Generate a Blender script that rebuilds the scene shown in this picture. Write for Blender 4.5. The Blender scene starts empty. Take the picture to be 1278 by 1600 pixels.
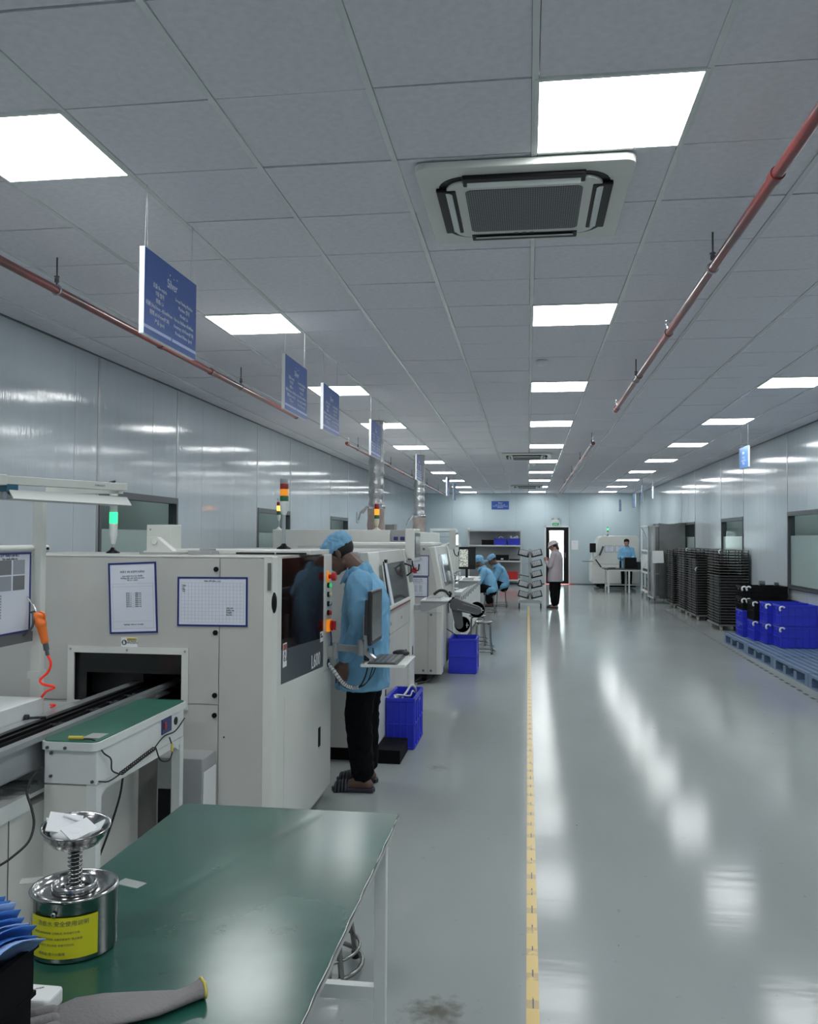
import bpy, bmesh, math, random
from mathutils import Vector, Matrix, noise
random.seed(7)
S = bpy.context.scene
C = S.collection
PI = math.pi
# ---------------------------------------------------------------- camera
FPX, YAW, PITCH, ROLL, EYE = 1350.0, .1366, .0304, .0053, 1.61
cy_, sy_ = math.cos(YAW), math.sin(YAW)
fw = Vector((-sy_*math.cos(PITCH), cy_*math.cos(PITCH), math.sin(PITCH)))
rt = Vector((cy_, sy_, 0)); up = rt.cross(fw)
rt2 = rt*math.cos(ROLL)+up*math.sin(ROLL); up2 = -rt*math.sin(ROLL)+up*math.cos(ROLL)
cd = bpy.data.cameras.new('camera'); cam = bpy.data.objects.new('camera', cd); C.objects.link(cam)
m = Matrix((rt2, up2, -fw)).transposed().to_4x4(); m.translation = Vector((0, 0, EYE)); cam.matrix_world = m
cd.sensor_fit = 'HORIZONTAL'; cd.sensor_width = 36; cd.lens = 36*FPX/1278; cd.clip_start = .05; cd.clip_end = 200
S.camera = cam
S.cycles.max_bounces = 14; S.cycles.diffuse_bounces = 7; S.cycles.transparent_max_bounces = 12
# ---------------------------------------------------------------- world, exposure
w = bpy.data.worlds.new('world'); S.world = w; w.use_nodes = True
w.node_tree.nodes['Background'].inputs[0].default_value = (.8, .9, 1, 1)
w.node_tree.nodes['Background'].inputs[1].default_value = .05
S.view_settings.view_transform = 'Standard'; S.view_settings.look = 'None'
S.view_settings.exposure = 0.72; S.view_settings.gamma = 1; S.view_settings.use_curve_mapping = False
LAMP = 12.0          # radiance of the ceiling panels
# ---------------------------------------------------------------- materials
def lin(c):
    return tuple(((v/255)/12.92 if v/255 <= .04045 else ((v/255+.055)/1.055)**2.4) for v in c)
MT = {}
def mat(name, col, rough=.5, metal=0, var=0, vscale=8, bump=0, bscale=40, stretch=(1, 1, 1), spec=.5, emit=None, estr=0, alpha=None, coat=0, dirt=None, dscale=3, dth=.6):
    m = bpy.data.materials.new(name); m.use_nodes = True
    nt = m.node_tree; b = nt.nodes['Principled BSDF']
    b.inputs['Base Color'].default_value = (*col, 1); b.inputs['Roughness'].default_value = rough
    b.inputs['Metallic'].default_value = metal; b.inputs['Specular IOR Level'].default_value = spec
    if coat: b.inputs['Coat Weight'].default_value = coat; b.inputs['Coat Roughness'].default_value = .08
    if emit: b.inputs['Emission Color'].default_value = (*emit, 1); b.inputs['Emission Strength'].default_value = estr
    tc = nt.nodes.new('ShaderNodeTexCoord'); mp = nt.nodes.new('ShaderNodeMapping')
    mp.inputs['Scale'].default_value = stretch; nt.links.new(tc.outputs['Object'], mp.inputs['Vector'])
    last = None
    if var:
        n = nt.nodes.new('ShaderNodeTexNoise'); n.inputs['Scale'].default_value = vscale; n.inputs['Detail'].default_value = 6
        nt.links.new(mp.outputs[0], n.inputs['Vector'])
        r = nt.nodes.new('ShaderNodeValToRGB'); r.color_ramp.elements[0].position = .3; r.color_ramp.elements[1].position = .7
        r.color_ramp.elements[0].color = (*[c*(1-var) for c in col], 1); r.color_ramp.elements[1].color = (*[min(1, c*(1+var)) for c in col], 1)
        nt.links.new(n.outputs['Fac'], r.inputs[0]); last = r.outputs[0]
        nt.links.new(last, b.inputs['Base Color'])
    if dirt:
        n = nt.nodes.new('ShaderNodeTexNoise'); n.inputs['Scale'].default_value = dscale; n.inputs['Detail'].default_value = 8; n.inputs['Roughness'].default_value = .65
        nt.links.new(mp.outputs[0], n.inputs['Vector'])
        r = nt.nodes.new('ShaderNodeValToRGB'); r.color_ramp.elements[0].position = dth; r.color_ramp.elements[1].position = min(1, dth+.12)
        nt.links.new(n.outputs['Fac'], r.inputs[0])
        mx = nt.nodes.new('ShaderNodeMix'); mx.data_type = 'RGBA'
        nt.links.new(r.outputs[0], mx.inputs[0])
        if last: nt.links.new(last, mx.inputs[6])
        else: mx.inputs[6].default_value = (*col, 1)
        mx.inputs[7].default_value = (*dirt, 1); nt.links.new(mx.outputs[2], b.inputs['Base Color'])
    if bump:
        n = nt.nodes.new('ShaderNodeTexNoise'); n.inputs['Scale'].default_value = bscale; n.inputs['Detail'].default_value = 4
        nt.links.new(mp.outputs[0], n.inputs['Vector'])
        bp = nt.nodes.new('ShaderNodeBump'); bp.inputs['Strength'].default_value = 1; bp.inputs['Distance'].default_value = bump
        nt.links.new(n.outputs['Fac'], bp.inputs['Height']); nt.links.new(bp.outputs[0], b.inputs['Normal'])
    if alpha is not None:
        # a thin tinted sheet: part of the light passes straight through, the rest reflects off the face
        tr = nt.nodes.new('ShaderNodeBsdfTransparent'); tr.inputs[0].default_value = (*alpha[1], 1)
        mx = nt.nodes.new('ShaderNodeMixShader'); mx.inputs[0].default_value = alpha[0]
        nt.links.new(b.outputs[0], mx.inputs[1]); nt.links.new(tr.outputs[0], mx.inputs[2])
        nt.links.new(mx.outputs[0], nt.nodes['Material Output'].inputs['Surface'])
    MT[name] = m
    return m
mat('tile', (.74, .735, .785), .8, var=.05, vscale=30, bump=.0015, bscale=160)
mat('grid', (.70, .72, .72), .25, var=.04)
mat('dark_gap', (.02, .02, .022), .9)
mat('wall_panel', (.50, .56, .60), .085, var=.03, vscale=2, bump=.0018, bscale=7, stretch=(1, 4.5, .35))
mat('back_panel', (.47, .57, .61), .33, var=.03, vscale=2, bump=.0015, bscale=4, stretch=(1, 1, .4))
mat('alu', (.42, .44, .46), .28, .6)
mat('dark_alu', (.09, .10, .11), .35, .4)
mat('steel', (.62, .62, .62), .16, 1, bump=.0004, bscale=30, stretch=(1, 1, 8))
mat('brushed', (.27, .275, .275), .3, 1, var=.15, vscale=3, bump=.0012, bscale=5)
mat('galv', (.46, .47, .48), .30, .9, bump=.009, bscale=30)
mat('brown_wrap', (.33, .28, .26), .6, bump=.004, bscale=25, var=.2)
mat('machine', (.66, .675, .635), .32, var=.03, vscale=4, bump=.0003, bscale=200)
mat('machine_dull', (.51, .51, .485), .42, var=.06, vscale=3)
mat('machine_grey', (.35, .36, .365), .45, var=.04)
mat('white_paint', (.69, .72, .71), .35, var=.04)
mat('off_white', (.62, .60, .54), .45)
mat('cream', (.62, .58, .42), .5)
mat('black', (.005, .005, .006), .4, spec=.25)
mat('black_matte', (.004, .004, .005), .7, spec=.15)
mat('rubber', (.015, .015, .016), .6)
mat('screen', (.02, .022, .023), .12)
mat('dark_plastic', (.018, .019, .021), .4)
mat('grey_plastic', (.13, .14, .145), .4)
mat('arm_grey', (.10, .105, .11), .42, var=.08)
mat('red', (.55, .02, .02), .35)
mat('dull_red', (.30, .05, .045), .45)
mat('orange', (.80, .17, .02), .4, var=.05)
mat('amber', (.90, .33, .02), .3, emit=(1, .3, .01), estr=.22)
mat('amber_lit', (1, .35, .05), .3, emit=(1, .22, .01), estr=.9)
mat('amber_hot', (1, .5, .1), .3, emit=(1, .35, .04), estr=2.4)
mat('lens_red', (.30, .02, .02), .25)
mat('lens_green', (.02, .13, .05), .25)
mat('green_lit', (.05, .8, .3), .3, emit=(.02, 1, .22), estr=1.1)
mat('green_button', (.04, .45, .15), .3, emit=(.03, .6, .15), estr=.35)
mat('lens_clear', (.5, .55, .55), .15, alpha=(.5, (.9, 1, .95)))
mat('blue_sign', lin((58, 94, 170)), .3)
mat('sign_text', (.55, .62, .85), .5)
mat('sign_line', (.17, .24, .50), .5)
mat('sign_edge', (.80, .83, .84), .5)
mat('pipe_red', (.20, .030, .030), .3, var=.12, vscale=5, dirt=(.09, .035, .033), dscale=2.5, dth=.48, coat=.2)
mat('wire', (.35, .36, .37), .4, .5)
mat('green_mat', (.015, .080, .060), .21, var=.25, vscale=4, bump=.0005, bscale=9, spec=.5)
mat('steel_can', (.42, .42, .42), .17, 1, bump=.0003, bscale=30, stretch=(1, 1, 8))
mat('steel_dark', (.30, .30, .29), .2, 1)
mat('sign_light', (.05, .22, .62), .3)
mat('green_felt', (.018, .12, .08), .5, var=.12)
mat('mat_edge', (.20, .205, .20), .4)
mat('crate_blue', (.028, .045, .60), .38, var=.08, vscale=4)
mat('crate_black', (.005, .005, .006), .5, spec=.2)
mat('pallet_blue', (.13, .20, .31), .5, var=.1)
mat('tray_edge', (.16, .165, .155), .4, .3)
mat('paper', (.68, .71, .80), .5, var=.02)
mat('paper_white', (.75, .77, .78), .5)
mat('ink', (.07, .075, .09), .6)
mat('ink_light', (.30, .32, .36), .6)
mat('frame_blue', (.012, .025, .16), .4)
mat('jacket_blue', (.18, .41, .62), .7, var=.08, vscale=9, bump=.006, bscale=16, spec=.3)
mat('cap_blue', (.19, .42, .64), .65, var=.06, vscale=30, bump=.004, bscale=45)
mat('jacket_pink', (.43, .38, .41), .65, var=.04, bump=.003, bscale=25)
mat('hat_pink', (.52, .46, .47), .7)
mat('trousers', (.004, .0045, .006), .9, bump=.003, bscale=20, spec=.12)
mat('skin', (.13, .072, .052), .45, var=.06, vscale=25)
mat('skin_light', (.42, .24, .17), .5)
mat('hair', (.006, .005, .005), .6, bump=.003, bscale=90)
mat('slipper', (.014, .017, .028), .45)
mat('eye', (.5, .48, .45), .2)
mat('glass', (.03, .04, .04), .03, alpha=(.86, (.86, .94, .92)))
mat('frosted', (.36, .46, .44), .14, var=.02)
mat('hood_glass', (.10, .11, .12), .06, alpha=(.62, (.80, .84, .86)))
mat('tinted', (.012, .008, .008), .05, alpha=(.45, (.55, .26, .20)))
mat('cavity', (.16, .05, .035), .6, var=.2)
mat('orange_part', (.55, .16, .08), .5)
mat('panel_light', (1, 1, 1), .5, emit=(.97, 1, 1), estr=LAMP)
mat('corridor_light', (1, 1, 1), .5, emit=(.95, 1, 1), estr=7)
mat('beyond_light', (1, 1, 1), .5, emit=(1, .98, 1), estr=16)
mat('led_screen', (1, 1, 1), .3, emit=(.85, 1, .98), estr=1.6)
mat('corridor', (.40, .44, .45), .6)
mat('yellow_label', (.62, .60, .02), .4)
mat('yellow', (.75, .60, .05), .5)
mat('glove', (.20, .19, .195), .85, var=.1, bump=.002, bscale=150)
mat('mask_blue', (.05, .18, .55), .6, var=.1)
mat('mask_light', (.25, .40, .72), .6)
mat('tissue', (.72, .74, .76), .8)
mat('tape', (.55, .58, .56), .3, alpha=(.5, (1, 1, 1)))
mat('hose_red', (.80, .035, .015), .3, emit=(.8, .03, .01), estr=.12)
mat('red_mat', (.75, .03, .02), .6)
mat('exit_green', (.01, .16, .06), .4, emit=(.01, .35, .15), estr=.3)
mat('teal', (.02, .12, .18), .4)
mat('brass', (.5, .36, .1), .3, .8)
mat('label_blue', (.03, .04, .16), .4)
mat('warn_yellow', (.6, .5, .08), .5)
mat('shade_metal', (.62, .64, .62), .3)
mat('burgundy', (.10, .012, .015), .4, var=.3)
mat('mesh_grey', (.16, .17, .18), .55)

def node_mat(name): 
    m = bpy.data.materials.new(name); m.use_nodes = True; MT[name] = m
    return m, m.node_tree, m.node_tree.nodes['Principled BSDF']
def N(nt, t, **k):
    n = nt.nodes.new('ShaderNode'+t)
    for a, v in k.items(): setattr(n, a, v)
    return n
# epoxy floor: grey-green gloss with slow waves, scuffs, one brownish stain
m, nt, b = node_mat('epoxy')
g = N(nt, 'NewGeometry'); mp = N(nt, 'Mapping'); mp.inputs['Scale'].default_value = (1.1, .45, 1)
nt.links.new(g.outputs['Position'], mp.inputs[0])
n1 = N(nt, 'TexNoise'); n1.inputs['Scale'].default_value = .9; n1.inputs['Detail'].default_value = 5; nt.links.new(mp.outputs[0], n1.inputs['Vector'])
r1 = N(nt, 'ValToRGB'); r1.color_ramp.elements[0].position = .3; r1.color_ramp.elements[1].position = .7
r1.color_ramp.elements[0].color = (.275, .298, .298, 1); r1.color_ramp.elements[1].color = (.325, .352, .350, 1)
nt.links.new(n1.outputs['Fac'], r1.inputs[0])
# dark specks
v = N(nt, 'TexVoronoi'); v.inputs['Scale'].default_value = 3.1; nt.links.new(g.outputs['Position'], v.inputs['Vector'])
lt = N(nt, 'Math', operation='LESS_THAN'); lt.inputs[1].default_value = .018; nt.links.new(v.outputs['Distance'], lt.inputs[0])
mx = N(nt, 'Mix', data_type='RGBA'); mx.inputs[7].default_value = (.06, .06, .06, 1)
nt.links.new(lt.outputs[0], mx.inputs[0]); nt.links.new(r1.outputs[0], mx.inputs[6])
# stain beside the near table leg
prev = mx.outputs[2]
for cx, cyy, rr, st in ((-.30, 2.97, .17, .75), (-.62, 6.1, .12, .35), (-.33, 2.99, .08, .5)):
    vm = N(nt, 'VectorMath', operation='DISTANCE'); vm.inputs[1].default_value = (cx, cyy, 0); nt.links.new(g.outputs['Position'], vm.inputs[0])
    n2 = N(nt, 'TexNoise'); n2.inputs['Scale'].default_value = 22; n2.inputs['Detail'].default_value = 6; nt.links.new(g.outputs['Position'], n2.inputs['Vector'])
    a = N(nt, 'MapRange'); a.inputs['From Min'].default_value = 0; a.inputs['From Max'].default_value = rr; a.inputs['To Min'].default_value = .62; a.inputs['To Max'].default_value = 0
    nt.links.new(vm.outputs['Value'], a.inputs['Value'])
    ad = N(nt, 'Math', operation='ADD'); nt.links.new(a.outputs[0], ad.inputs[0]); nt.links.new(n2.outputs['Fac'], ad.inputs[1])
    r = N(nt, 'MapRange'); r.inputs['From Min'].default_value = .68; r.inputs['From Max'].default_value = 1.1; r.inputs['To Max'].default_value = st
    nt.links.new(ad.outputs[0], r.inputs['Value'])
    q = N(nt, 'Mix', data_type='RGBA'); q.inputs[7].default_value = (.10, .095, .075, 1)
    nt.links.new(r.outputs[0], q.inputs[0]); nt.links.new(prev, q.inputs[6]); prev = q.outputs[2]
nt.links.new(prev, b.inputs['Base Color'])
b.inputs['Roughness'].default_value = .105; b.inputs['Specular IOR Level'].default_value = .075
n3 = N(nt, 'TexNoise'); n3.inputs['Scale'].default_value = 7; n3.inputs['Detail'].default_value = 2.5
mp3 = N(nt, 'Mapping'); mp3.inputs['Scale'].default_value = (.5, 2.0, 1); nt.links.new(g.outputs['Position'], mp3.inputs[0]); nt.links.new(mp3.outputs[0], n3.inputs['Vector'])
bp = N(nt, 'Bump'); bp.inputs['Distance'].default_value = .0007; nt.links.new(n3.outputs['Fac'], bp.inputs['Height'])
n4 = N(nt, 'TexNoise'); n4.inputs['Scale'].default_value = 300; nt.links.new(g.outputs['Position'], n4.inputs['Vector'])
bp2 = N(nt, 'Bump'); bp2.inputs['Distance'].default_value = .0001; nt.links.new(n4.outputs['Fac'], bp2.inputs['Height']); nt.links.new(bp.outputs[0], bp2.inputs['Normal'])
nt.links.new(bp2.outputs[0], b.inputs['Normal'])
# printed hazard tapes
def tape_mat(name, base, dark, period, duty, worn):
    m, nt, b = node_mat(name)
    g = N(nt, 'NewGeometry'); sp = N(nt, 'SeparateXYZ'); nt.links.new(g.outputs['Position'], sp.inputs[0])
    mo = N(nt, 'Math', operation='FRACT'); d = N(nt, 'Math', operation='DIVIDE'); d.inputs[1].default_value = period
    nt.links.new(sp.outputs['Y'], d.inputs[0]); nt.links.new(d.outputs[0], mo.inputs[0])
    lt = N(nt, 'Math', operation='LESS_THAN'); lt.inputs[1].default_value = duty; nt.links.new(mo.outputs[0], lt.inputs[0])
    n = N(nt, 'TexNoise'); n.inputs['Scale'].default_value = 16; n.inputs['Detail'].default_value = 5; nt.links.new(g.outputs['Position'], n.inputs['Vector'])
    gt = N(nt, 'MapRange'); gt.inputs['From Min'].default_value = worn; gt.inputs['From Max'].default_value = worn+.12; nt.links.new(n.outputs['Fac'], gt.inputs['Value'])
    mu = N(nt, 'Math', operation='MULTIPLY'); nt.links.new(lt.outputs[0], mu.inputs[0]); nt.links.new(gt.outputs[0], mu.inputs[1])
    mx = N(nt, 'Mix', data_type='RGBA'); mx.inputs[6].default_value = (*base, 1); mx.inputs[7].default_value = (*dark, 1)
    nt.links.new(mu.outputs[0], mx.inputs[0]); nt.links.new(mx.outputs[2], b.inputs['Base Color']); b.inputs['Roughness'].default_value = .3
tape_mat('tape_yellow', (.60, .42, .10), (.42, .30, .10), .19, .3, .38)
tape_mat('tape_mark', (.60, .42, .10), (.03, .03, .03), .19, .42, .40)
tape_mat('tape_dash', (.30, .32, .31), (.03, .03, .03), .24, .40, .1)
# board picture on a screen
m, nt, b = node_mat('board_picture')
tc = N(nt, 'TexCoord'); v = N(nt, 'TexVoronoi'); v.inputs['Scale'].default_value = 42; v.feature = 'DISTANCE_TO_EDGE' if False else 'F1'
nt.links.new(tc.outputs['Object'], v.inputs['Vector'])
r = N(nt, 'ValToRGB'); r.color_ramp.elements[0].color = (.05, .06, .06, 1); r.color_ramp.elements[1].color = (.45, .47, .42, 1); r.color_ramp.elements[0].position = .25; r.color_ramp.elements[1].position = .5
nt.links.new(v.outputs['Distance'], r.inputs[0]); nt.links.new(r.outputs[0], b.inputs['Base Color'])
nt.links.new(r.outputs[0], b.inputs['Emission Color']); b.inputs['Emission Strength'].default_value = .35
# fine grille of the air conditioner intake
m, nt, b = node_mat('grille')
tc = N(nt, 'TexCoord'); v = N(nt, 'TexVoronoi'); v.inputs['Scale'].default_value = 95; v.inputs['Randomness'].default_value = 0
nt.links.new(tc.outputs['Object'], v.inputs['Vector'])
r = N(nt, 'ValToRGB'); r.color_ramp.elements[0].color = (.03, .03, .033, 1); r.color_ramp.elements[1].color = (.23, .24, .25, 1); r.color_ramp.elements[0].position = .2; r.color_ramp.elements[1].position = .55
nt.links.new(v.outputs['Distance'], r.inputs[0]); nt.links.new(r.outputs[0], b.inputs['Base Color']); b.inputs['Roughness'].default_value = .6

# ---------------------------------------------------------------- mesh helpers
class MB:
    """collects shapes into one mesh"""
    def __init__(s): s.v = []; s.f = []; s.mi = []; s.cur = 0; s.sm = []
    def add(s, vs, fs, smooth=False):
        o = len(s.v); s.v += [tuple(v) for v in vs]
        for f in fs: s.f.append([i+o for i in f]); s.mi.append(s.cur); s.sm.append(smooth)
        return s
    def box(s, x0, x1, y0, y1, z0, z1):
        if x0 > x1: x0, x1 = x1, x0
        if y0 > y1: y0, y1 = y1, y0
        if z0 > z1: z0, z1 = z1, z0
        return s.add([(x0,y0,z0),(x1,y0,z0),(x1,y1,z0),(x0,y1,z0),(x0,y0,z1),(x1,y0,z1),(x1,y1,z1),(x0,y1,z1)],
                     [(3,2,1,0),(4,5,6,7),(0,1,5,4),(1,2,6,5),(2,3,7,6),(3,0,4,7)])
    def obox(s, c, ax, ay, az, hx, hy, hz):
        c = Vector(c); vs = []
        for dz in (-1, 1):
            for dx, dy in ((-1,-1),(1,-1),(1,1),(-1,1)): vs.append(c+ax*dx*hx+ay*dy*hy+az*dz*hz)
        return s.add(vs, [(3,2,1,0),(4,5,6,7),(0,1,5,4),(1,2,6,5),(2,3,7,6),(3,0,4,7)])
    def prism(s, prof, axis, a, b):
        """prof: 2-D outline (counter-clockwise); axis 'x','y','z' extruded from a to b"""
        n = len(prof)
        def P(p, t): return {'x': (t, p[0], p[1]), 'y': (p[0], t, p[1]), 'z': (p[0], p[1], t)}[axis]
        vs = [P(p, a) for p in prof]+[P(p, b) for p in prof]
        fs = [tuple(range(n))[::-1], tuple(range(n, 2*n))]+[(i, (i+1) % n, n+(i+1) % n, n+i) for i in range(n)]
        return s.add(vs, fs)
    def ring(s, c, u, v, a, b, n):
        return [Vector(c)+u*(a*math.cos(2*PI*i/n))+v*(b*math.sin(2*PI*i/n)) for i in range(n)]
    def cyl(s, p0, p1, r0, r1=None, n=16, caps=True):
        p0 = Vector(p0); p1 = Vector(p1); r1 = r0 if r1 is None else r1
        d = (p1-p0).normalized(); u = d.orthogonal().normalized(); v = d.cross(u)
        vs = s.ring(p0, u, v, r0, r0, n)+s.ring(p1, u, v, r1, r1, n)
        s.add(vs, [(i, (i+1) % n, n+(i+1) % n, n+i) for i in range(n)], True)
        if caps: s.add(vs, [tuple(range(n))[::-1], tuple(range(n, 2*n))])
        return s
    def tube(s, pts, r, n=8, sub=0):
        pts = [Vector(p) for p in pts]
        if sub:
            q = []
            P = [pts[0]*2-pts[1]]+pts+[pts[-1]*2-pts[-2]]
            for i in range(1, len(P)-2):
                for k in range(sub):
                    t = k/sub
                    q.append(.5*((2*P[i])+(P[i+1]-P[i-1])*t+(2*P[i-1]-5*P[i]+4*P[i+1]-P[i+2])*t*t+(3*P[i]-P[i-1]-3*P[i+1]+P[i+2])*t**3))
            q.append(pts[-1]); pts = q
        vs = []; u = None
        for i, p in enumerate(pts):
            d = (pts[min(i+1, len(pts)-1)]-pts[max(i-1, 0)]).normalized()
            u = d.orthogonal().normalized() if u is None else (u-d*u.dot(d)).normalized()
            vs += s.ring(p, u, d.cross(u), r, r, n)
        fs = []
        for k in range(len(pts)-1):
            fs += [(k*n+i, k*n+(i+1) % n, (k+1)*n+(i+1) % n, (k+1)*n+i) for i in range(n)]
        s.add(vs, fs, True); L = len(pts)-1
        s.add(vs, [tuple(range(n))[::-1], tuple(range(L*n, L*n+n))])
        return s
    def lathe(s, c, prof, n=24, axis=Vector((0, 0, 1))):
        c = Vector(c); u = axis.orthogonal().normalized(); v = axis.cross(u); vs = []
        for r, z in prof: vs += s.ring(c+axis*z, u, v, max(r, 1e-5), max(r, 1e-5), n)
        fs = []
        for k in range(len(prof)-1):
            fs += [(k*n+i, k*n+(i+1) % n, (k+1)*n+(i+1) % n, (k+1)*n+i) for i in range(n)]
        s.add(vs, fs, True); L = len(prof)-1
        if prof[0][0] > 1e-4: s.add(vs, [tuple(range(n))[::-1]])
        if prof[-1][0] > 1e-4: s.add(vs, [tuple(range(L*n, L*n+n))])
        return s
    def ell(s, c, r, R=None, nu=16, nv=10):
        c = Vector(c); R = R or Matrix.Identity(3); vs = []; fs = []
        for j in range(1, nv):
            t = PI*j/nv
            for i in range(nu):
                p = 2*PI*i/nu
                vs.append(c+R @ Vector((r[0]*math.sin(t)*math.cos(p), r[1]*math.sin(t)*math.sin(p), r[2]*math.cos(t))))
        vs += [c+R @ Vector((0, 0, r[2])), c+R @ Vector((0, 0, -r[2]))]; a = len(vs)-2; b = a+1
        for j in range(nv-2):
            for i in range(nu): fs.append((j*nu+i, (j+1)*nu+i, (j+1)*nu+(i+1) % nu, j*nu+(i+1) % nu))
        for i in range(nu): fs.append((a, i, (i+1) % nu)); fs.append((b, (nv-2)*nu+(i+1) % nu, (nv-2)*nu+i))
        return s.add(vs, fs, True)
    def caps(s, p0, r0, p1, r1, n=14):
        """tapered capsule"""
        p0 = Vector(p0); p1 = Vector(p1); L = (p1-p0).length; d = (p1-p0)/max(L, 1e-6); prof = []
        for k in range(5): t = PI/2*k/4; prof.append((r0*math.sin(t), -r0*math.cos(t)))
        for k in range(5): t = PI/2*k/4; prof.append((r1*math.cos(t), L+r1*math.sin(t)))
        return s.lathe(p0, prof, n, d)
    def chain(s, pts):
        for (p, r), (q, t) in zip(pts, pts[1:]): s.caps(p, r, q, t)
        return s
    def rings(s, rs, n=20):
        """stack of horizontal ellipses (cx,cy,z,a,b)"""
        vs = []
        for cx, cyy, z, a, b in rs: vs += s.ring((cx, cyy, z), Vector((1, 0, 0)), Vector((0, 1, 0)), a, b, n)
        fs = []
        for k in range(len(rs)-1): fs += [(k*n+i, k*n+(i+1) % n, (k+1)*n+(i+1) % n, (k+1)*n+i) for i in range(n)]
        s.add(vs, fs, True); L = len(rs)-1
        s.add(vs, [tuple(range(n))[::-1], tuple(range(L*n, L*n+n))])
        return s
    def mesh(s, name, mats):
        me = bpy.data.meshes.new(name); me.from_pydata(s.v, [], s.f)
        for m_ in mats: me.materials.append(MT[m_])
        me.polygons.foreach_set('material_index', s.mi); me.polygons.foreach_set('use_smooth', s.sm)
        me.update()
        return me
def link(name, me, parent=None):
    o = bpy.data.objects.new(name, me); C.objects.link(o)
    if parent: o.parent = parent; o.matrix_parent_inverse = Matrix.Identity(4)
    return o
def obj(name, mb, mats, parent=None, bevel=0, seg=2, label=None):
    if isinstance(mats, str): mats = [mats]
    # geometry is given in world space: bring it to the parent's space
    if parent is not None:
        T = wm(parent).inverted()
        mb.v = [tuple(T @ Vector(v)) for v in mb.v]
    me = mb.mesh(name, mats)
    if bevel:
        bm = bmesh.new(); bm.from_mesh(me); bmesh.ops.remove_doubles(bm, verts=bm.verts, dist=1e-6)
        es = [e for e in bm.edges if len(e.link_faces) == 2 and e.calc_face_angle(0) > .6]
        bmesh.ops.bevel(bm, geom=es, offset=bevel, segments=seg, affect='EDGES', profile=.5, clamp_overlap=True)
        bm.to_mesh(me); bm.free()
    o = link(name, me, parent)
    if label: o['label'] = label
    return o
def wm(o):
    m_ = o.matrix_basis.copy()
    while o.parent: o = o.parent; m_ = o.matrix_basis @ m_
    return m_
def tag(o, label, cat, group=None):
    o['label'] = label; o['category'] = cat
    if group: o['group'] = group
    return o
def thing(name, label, cat, loc, group=None, rz=0):
    o = bpy.data.objects.new(name, None); C.objects.link(o); o.location = loc; o.rotation_euler = (0, 0, rz); o.empty_display_size = .1
    return tag(o, label, cat, group)
def struct(o): o['kind'] = 'structure'; return o
def dup(root, loc, rz=None, label=None, group=None):
    r = root.copy(); C.objects.link(r); r.location = loc
    if rz is not None: r.rotation_euler = (0, 0, rz)
    if label: r['label'] = label
    if group: r['group'] = group
    for ch in root.children:
        c = ch.copy(); C.objects.link(c); c.parent = r
        for g_ in ch.children:
            d = g_.copy(); C.objects.link(d); d.parent = c
    return r
def shift(root, d):
    pass
def text(name, s, size, org, xa, ya, mt, parent, align='LEFT', ex=.0006, sx=1.0, res=2):
    cu = bpy.data.curves.new(name, 'FONT'); cu.body = s; cu.size = size; cu.align_x = align; cu.extrude = ex; cu.resolution_u = res; cu.space_line = 1.0
    t = bpy.data.objects.new(name, cu); C.objects.link(t)
    bpy.context.view_layer.update()
    me = bpy.data.meshes.new_from_object(t.evaluated_get(bpy.context.evaluated_depsgraph_get()))
    bpy.data.objects.remove(t); me.name = name; me.materials.clear(); me.materials.append(MT[mt])
    xa = Vector(xa); ya = Vector(ya); za = xa.cross(ya)
    M = Matrix((xa*sx, ya, za)).transposed().to_4x4(); M.translation = Vector(org)
    if parent is not None: M = wm(parent).inverted() @ M
    me.transform(M)
    return link(name, me, parent)
X_, Y_, Z_ = Vector((1, 0, 0)), Vector((0, 1, 0)), Vector((0, 0, 1))
ORD = ['nearest', 'second', 'third', 'fourth', 'fifth', 'sixth', 'seventh', 'eighth', 'ninth', 'tenth', 'eleventh', 'twelfth', 'thirteenth', 'fourteenth', 'fifteenth', 'sixteenth', 'seventeenth', 'eighteenth', 'nineteenth', 'twentieth', 'twenty-first', 'twenty-second', 'twenty-third', 'twenty-fourth', 'twenty-fifth', 'twenty-sixth']
# ================================================================ THE SETTING
XL, XR, YB, Y0, CZ = -3.86, 3.92, 31.3, -4.0, 3.243
o = struct(obj('floor', MB().box(XL-2.2, XR+2.2, Y0-.1, YB+3.2, -.1, 0), 'epoxy'))
# ceiling: backing slab, bars, tiles
ceil = struct(obj('ceiling', MB().box(XL-.05, XR+.05, Y0, YB+.05, CZ+.03, CZ+.08), 'dark_gap'))
xs = [XL]+[.0255+.6*i for i in range(-6, 7)]+[XR]
ys = [3.055+.6*j for j in range(-12, 48)]; ys = [Y0]+[y for y in ys if y > Y0+.05 and y < YB-.05]+[YB]
for x in xs[1:-1]:
    obj('runner', MB().box(x-.012, x+.012, Y0, YB, CZ, CZ+.03), 'grid', ceil)
for x in (XL, XR-.02):
    obj('wall_angle', MB().box(x, x+.02, Y0, YB, CZ-.003, CZ+.02), 'dark_alu', ceil)
LX = [(-2.3745, -1.7745), (.0255, .6255), (2.4255, 3.0255)]
lightcells = set()
for n in range(-2, 10):
    for a, b_ in LX: lightcells.add((round(a, 2), round(3.055+3*n, 2)))
rest = MB(); tm = MB().box(-.2865, .2865, -.2952, .2952, 0, .014).mesh('ceiling_tile', ['tile']); ntile = 0
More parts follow.
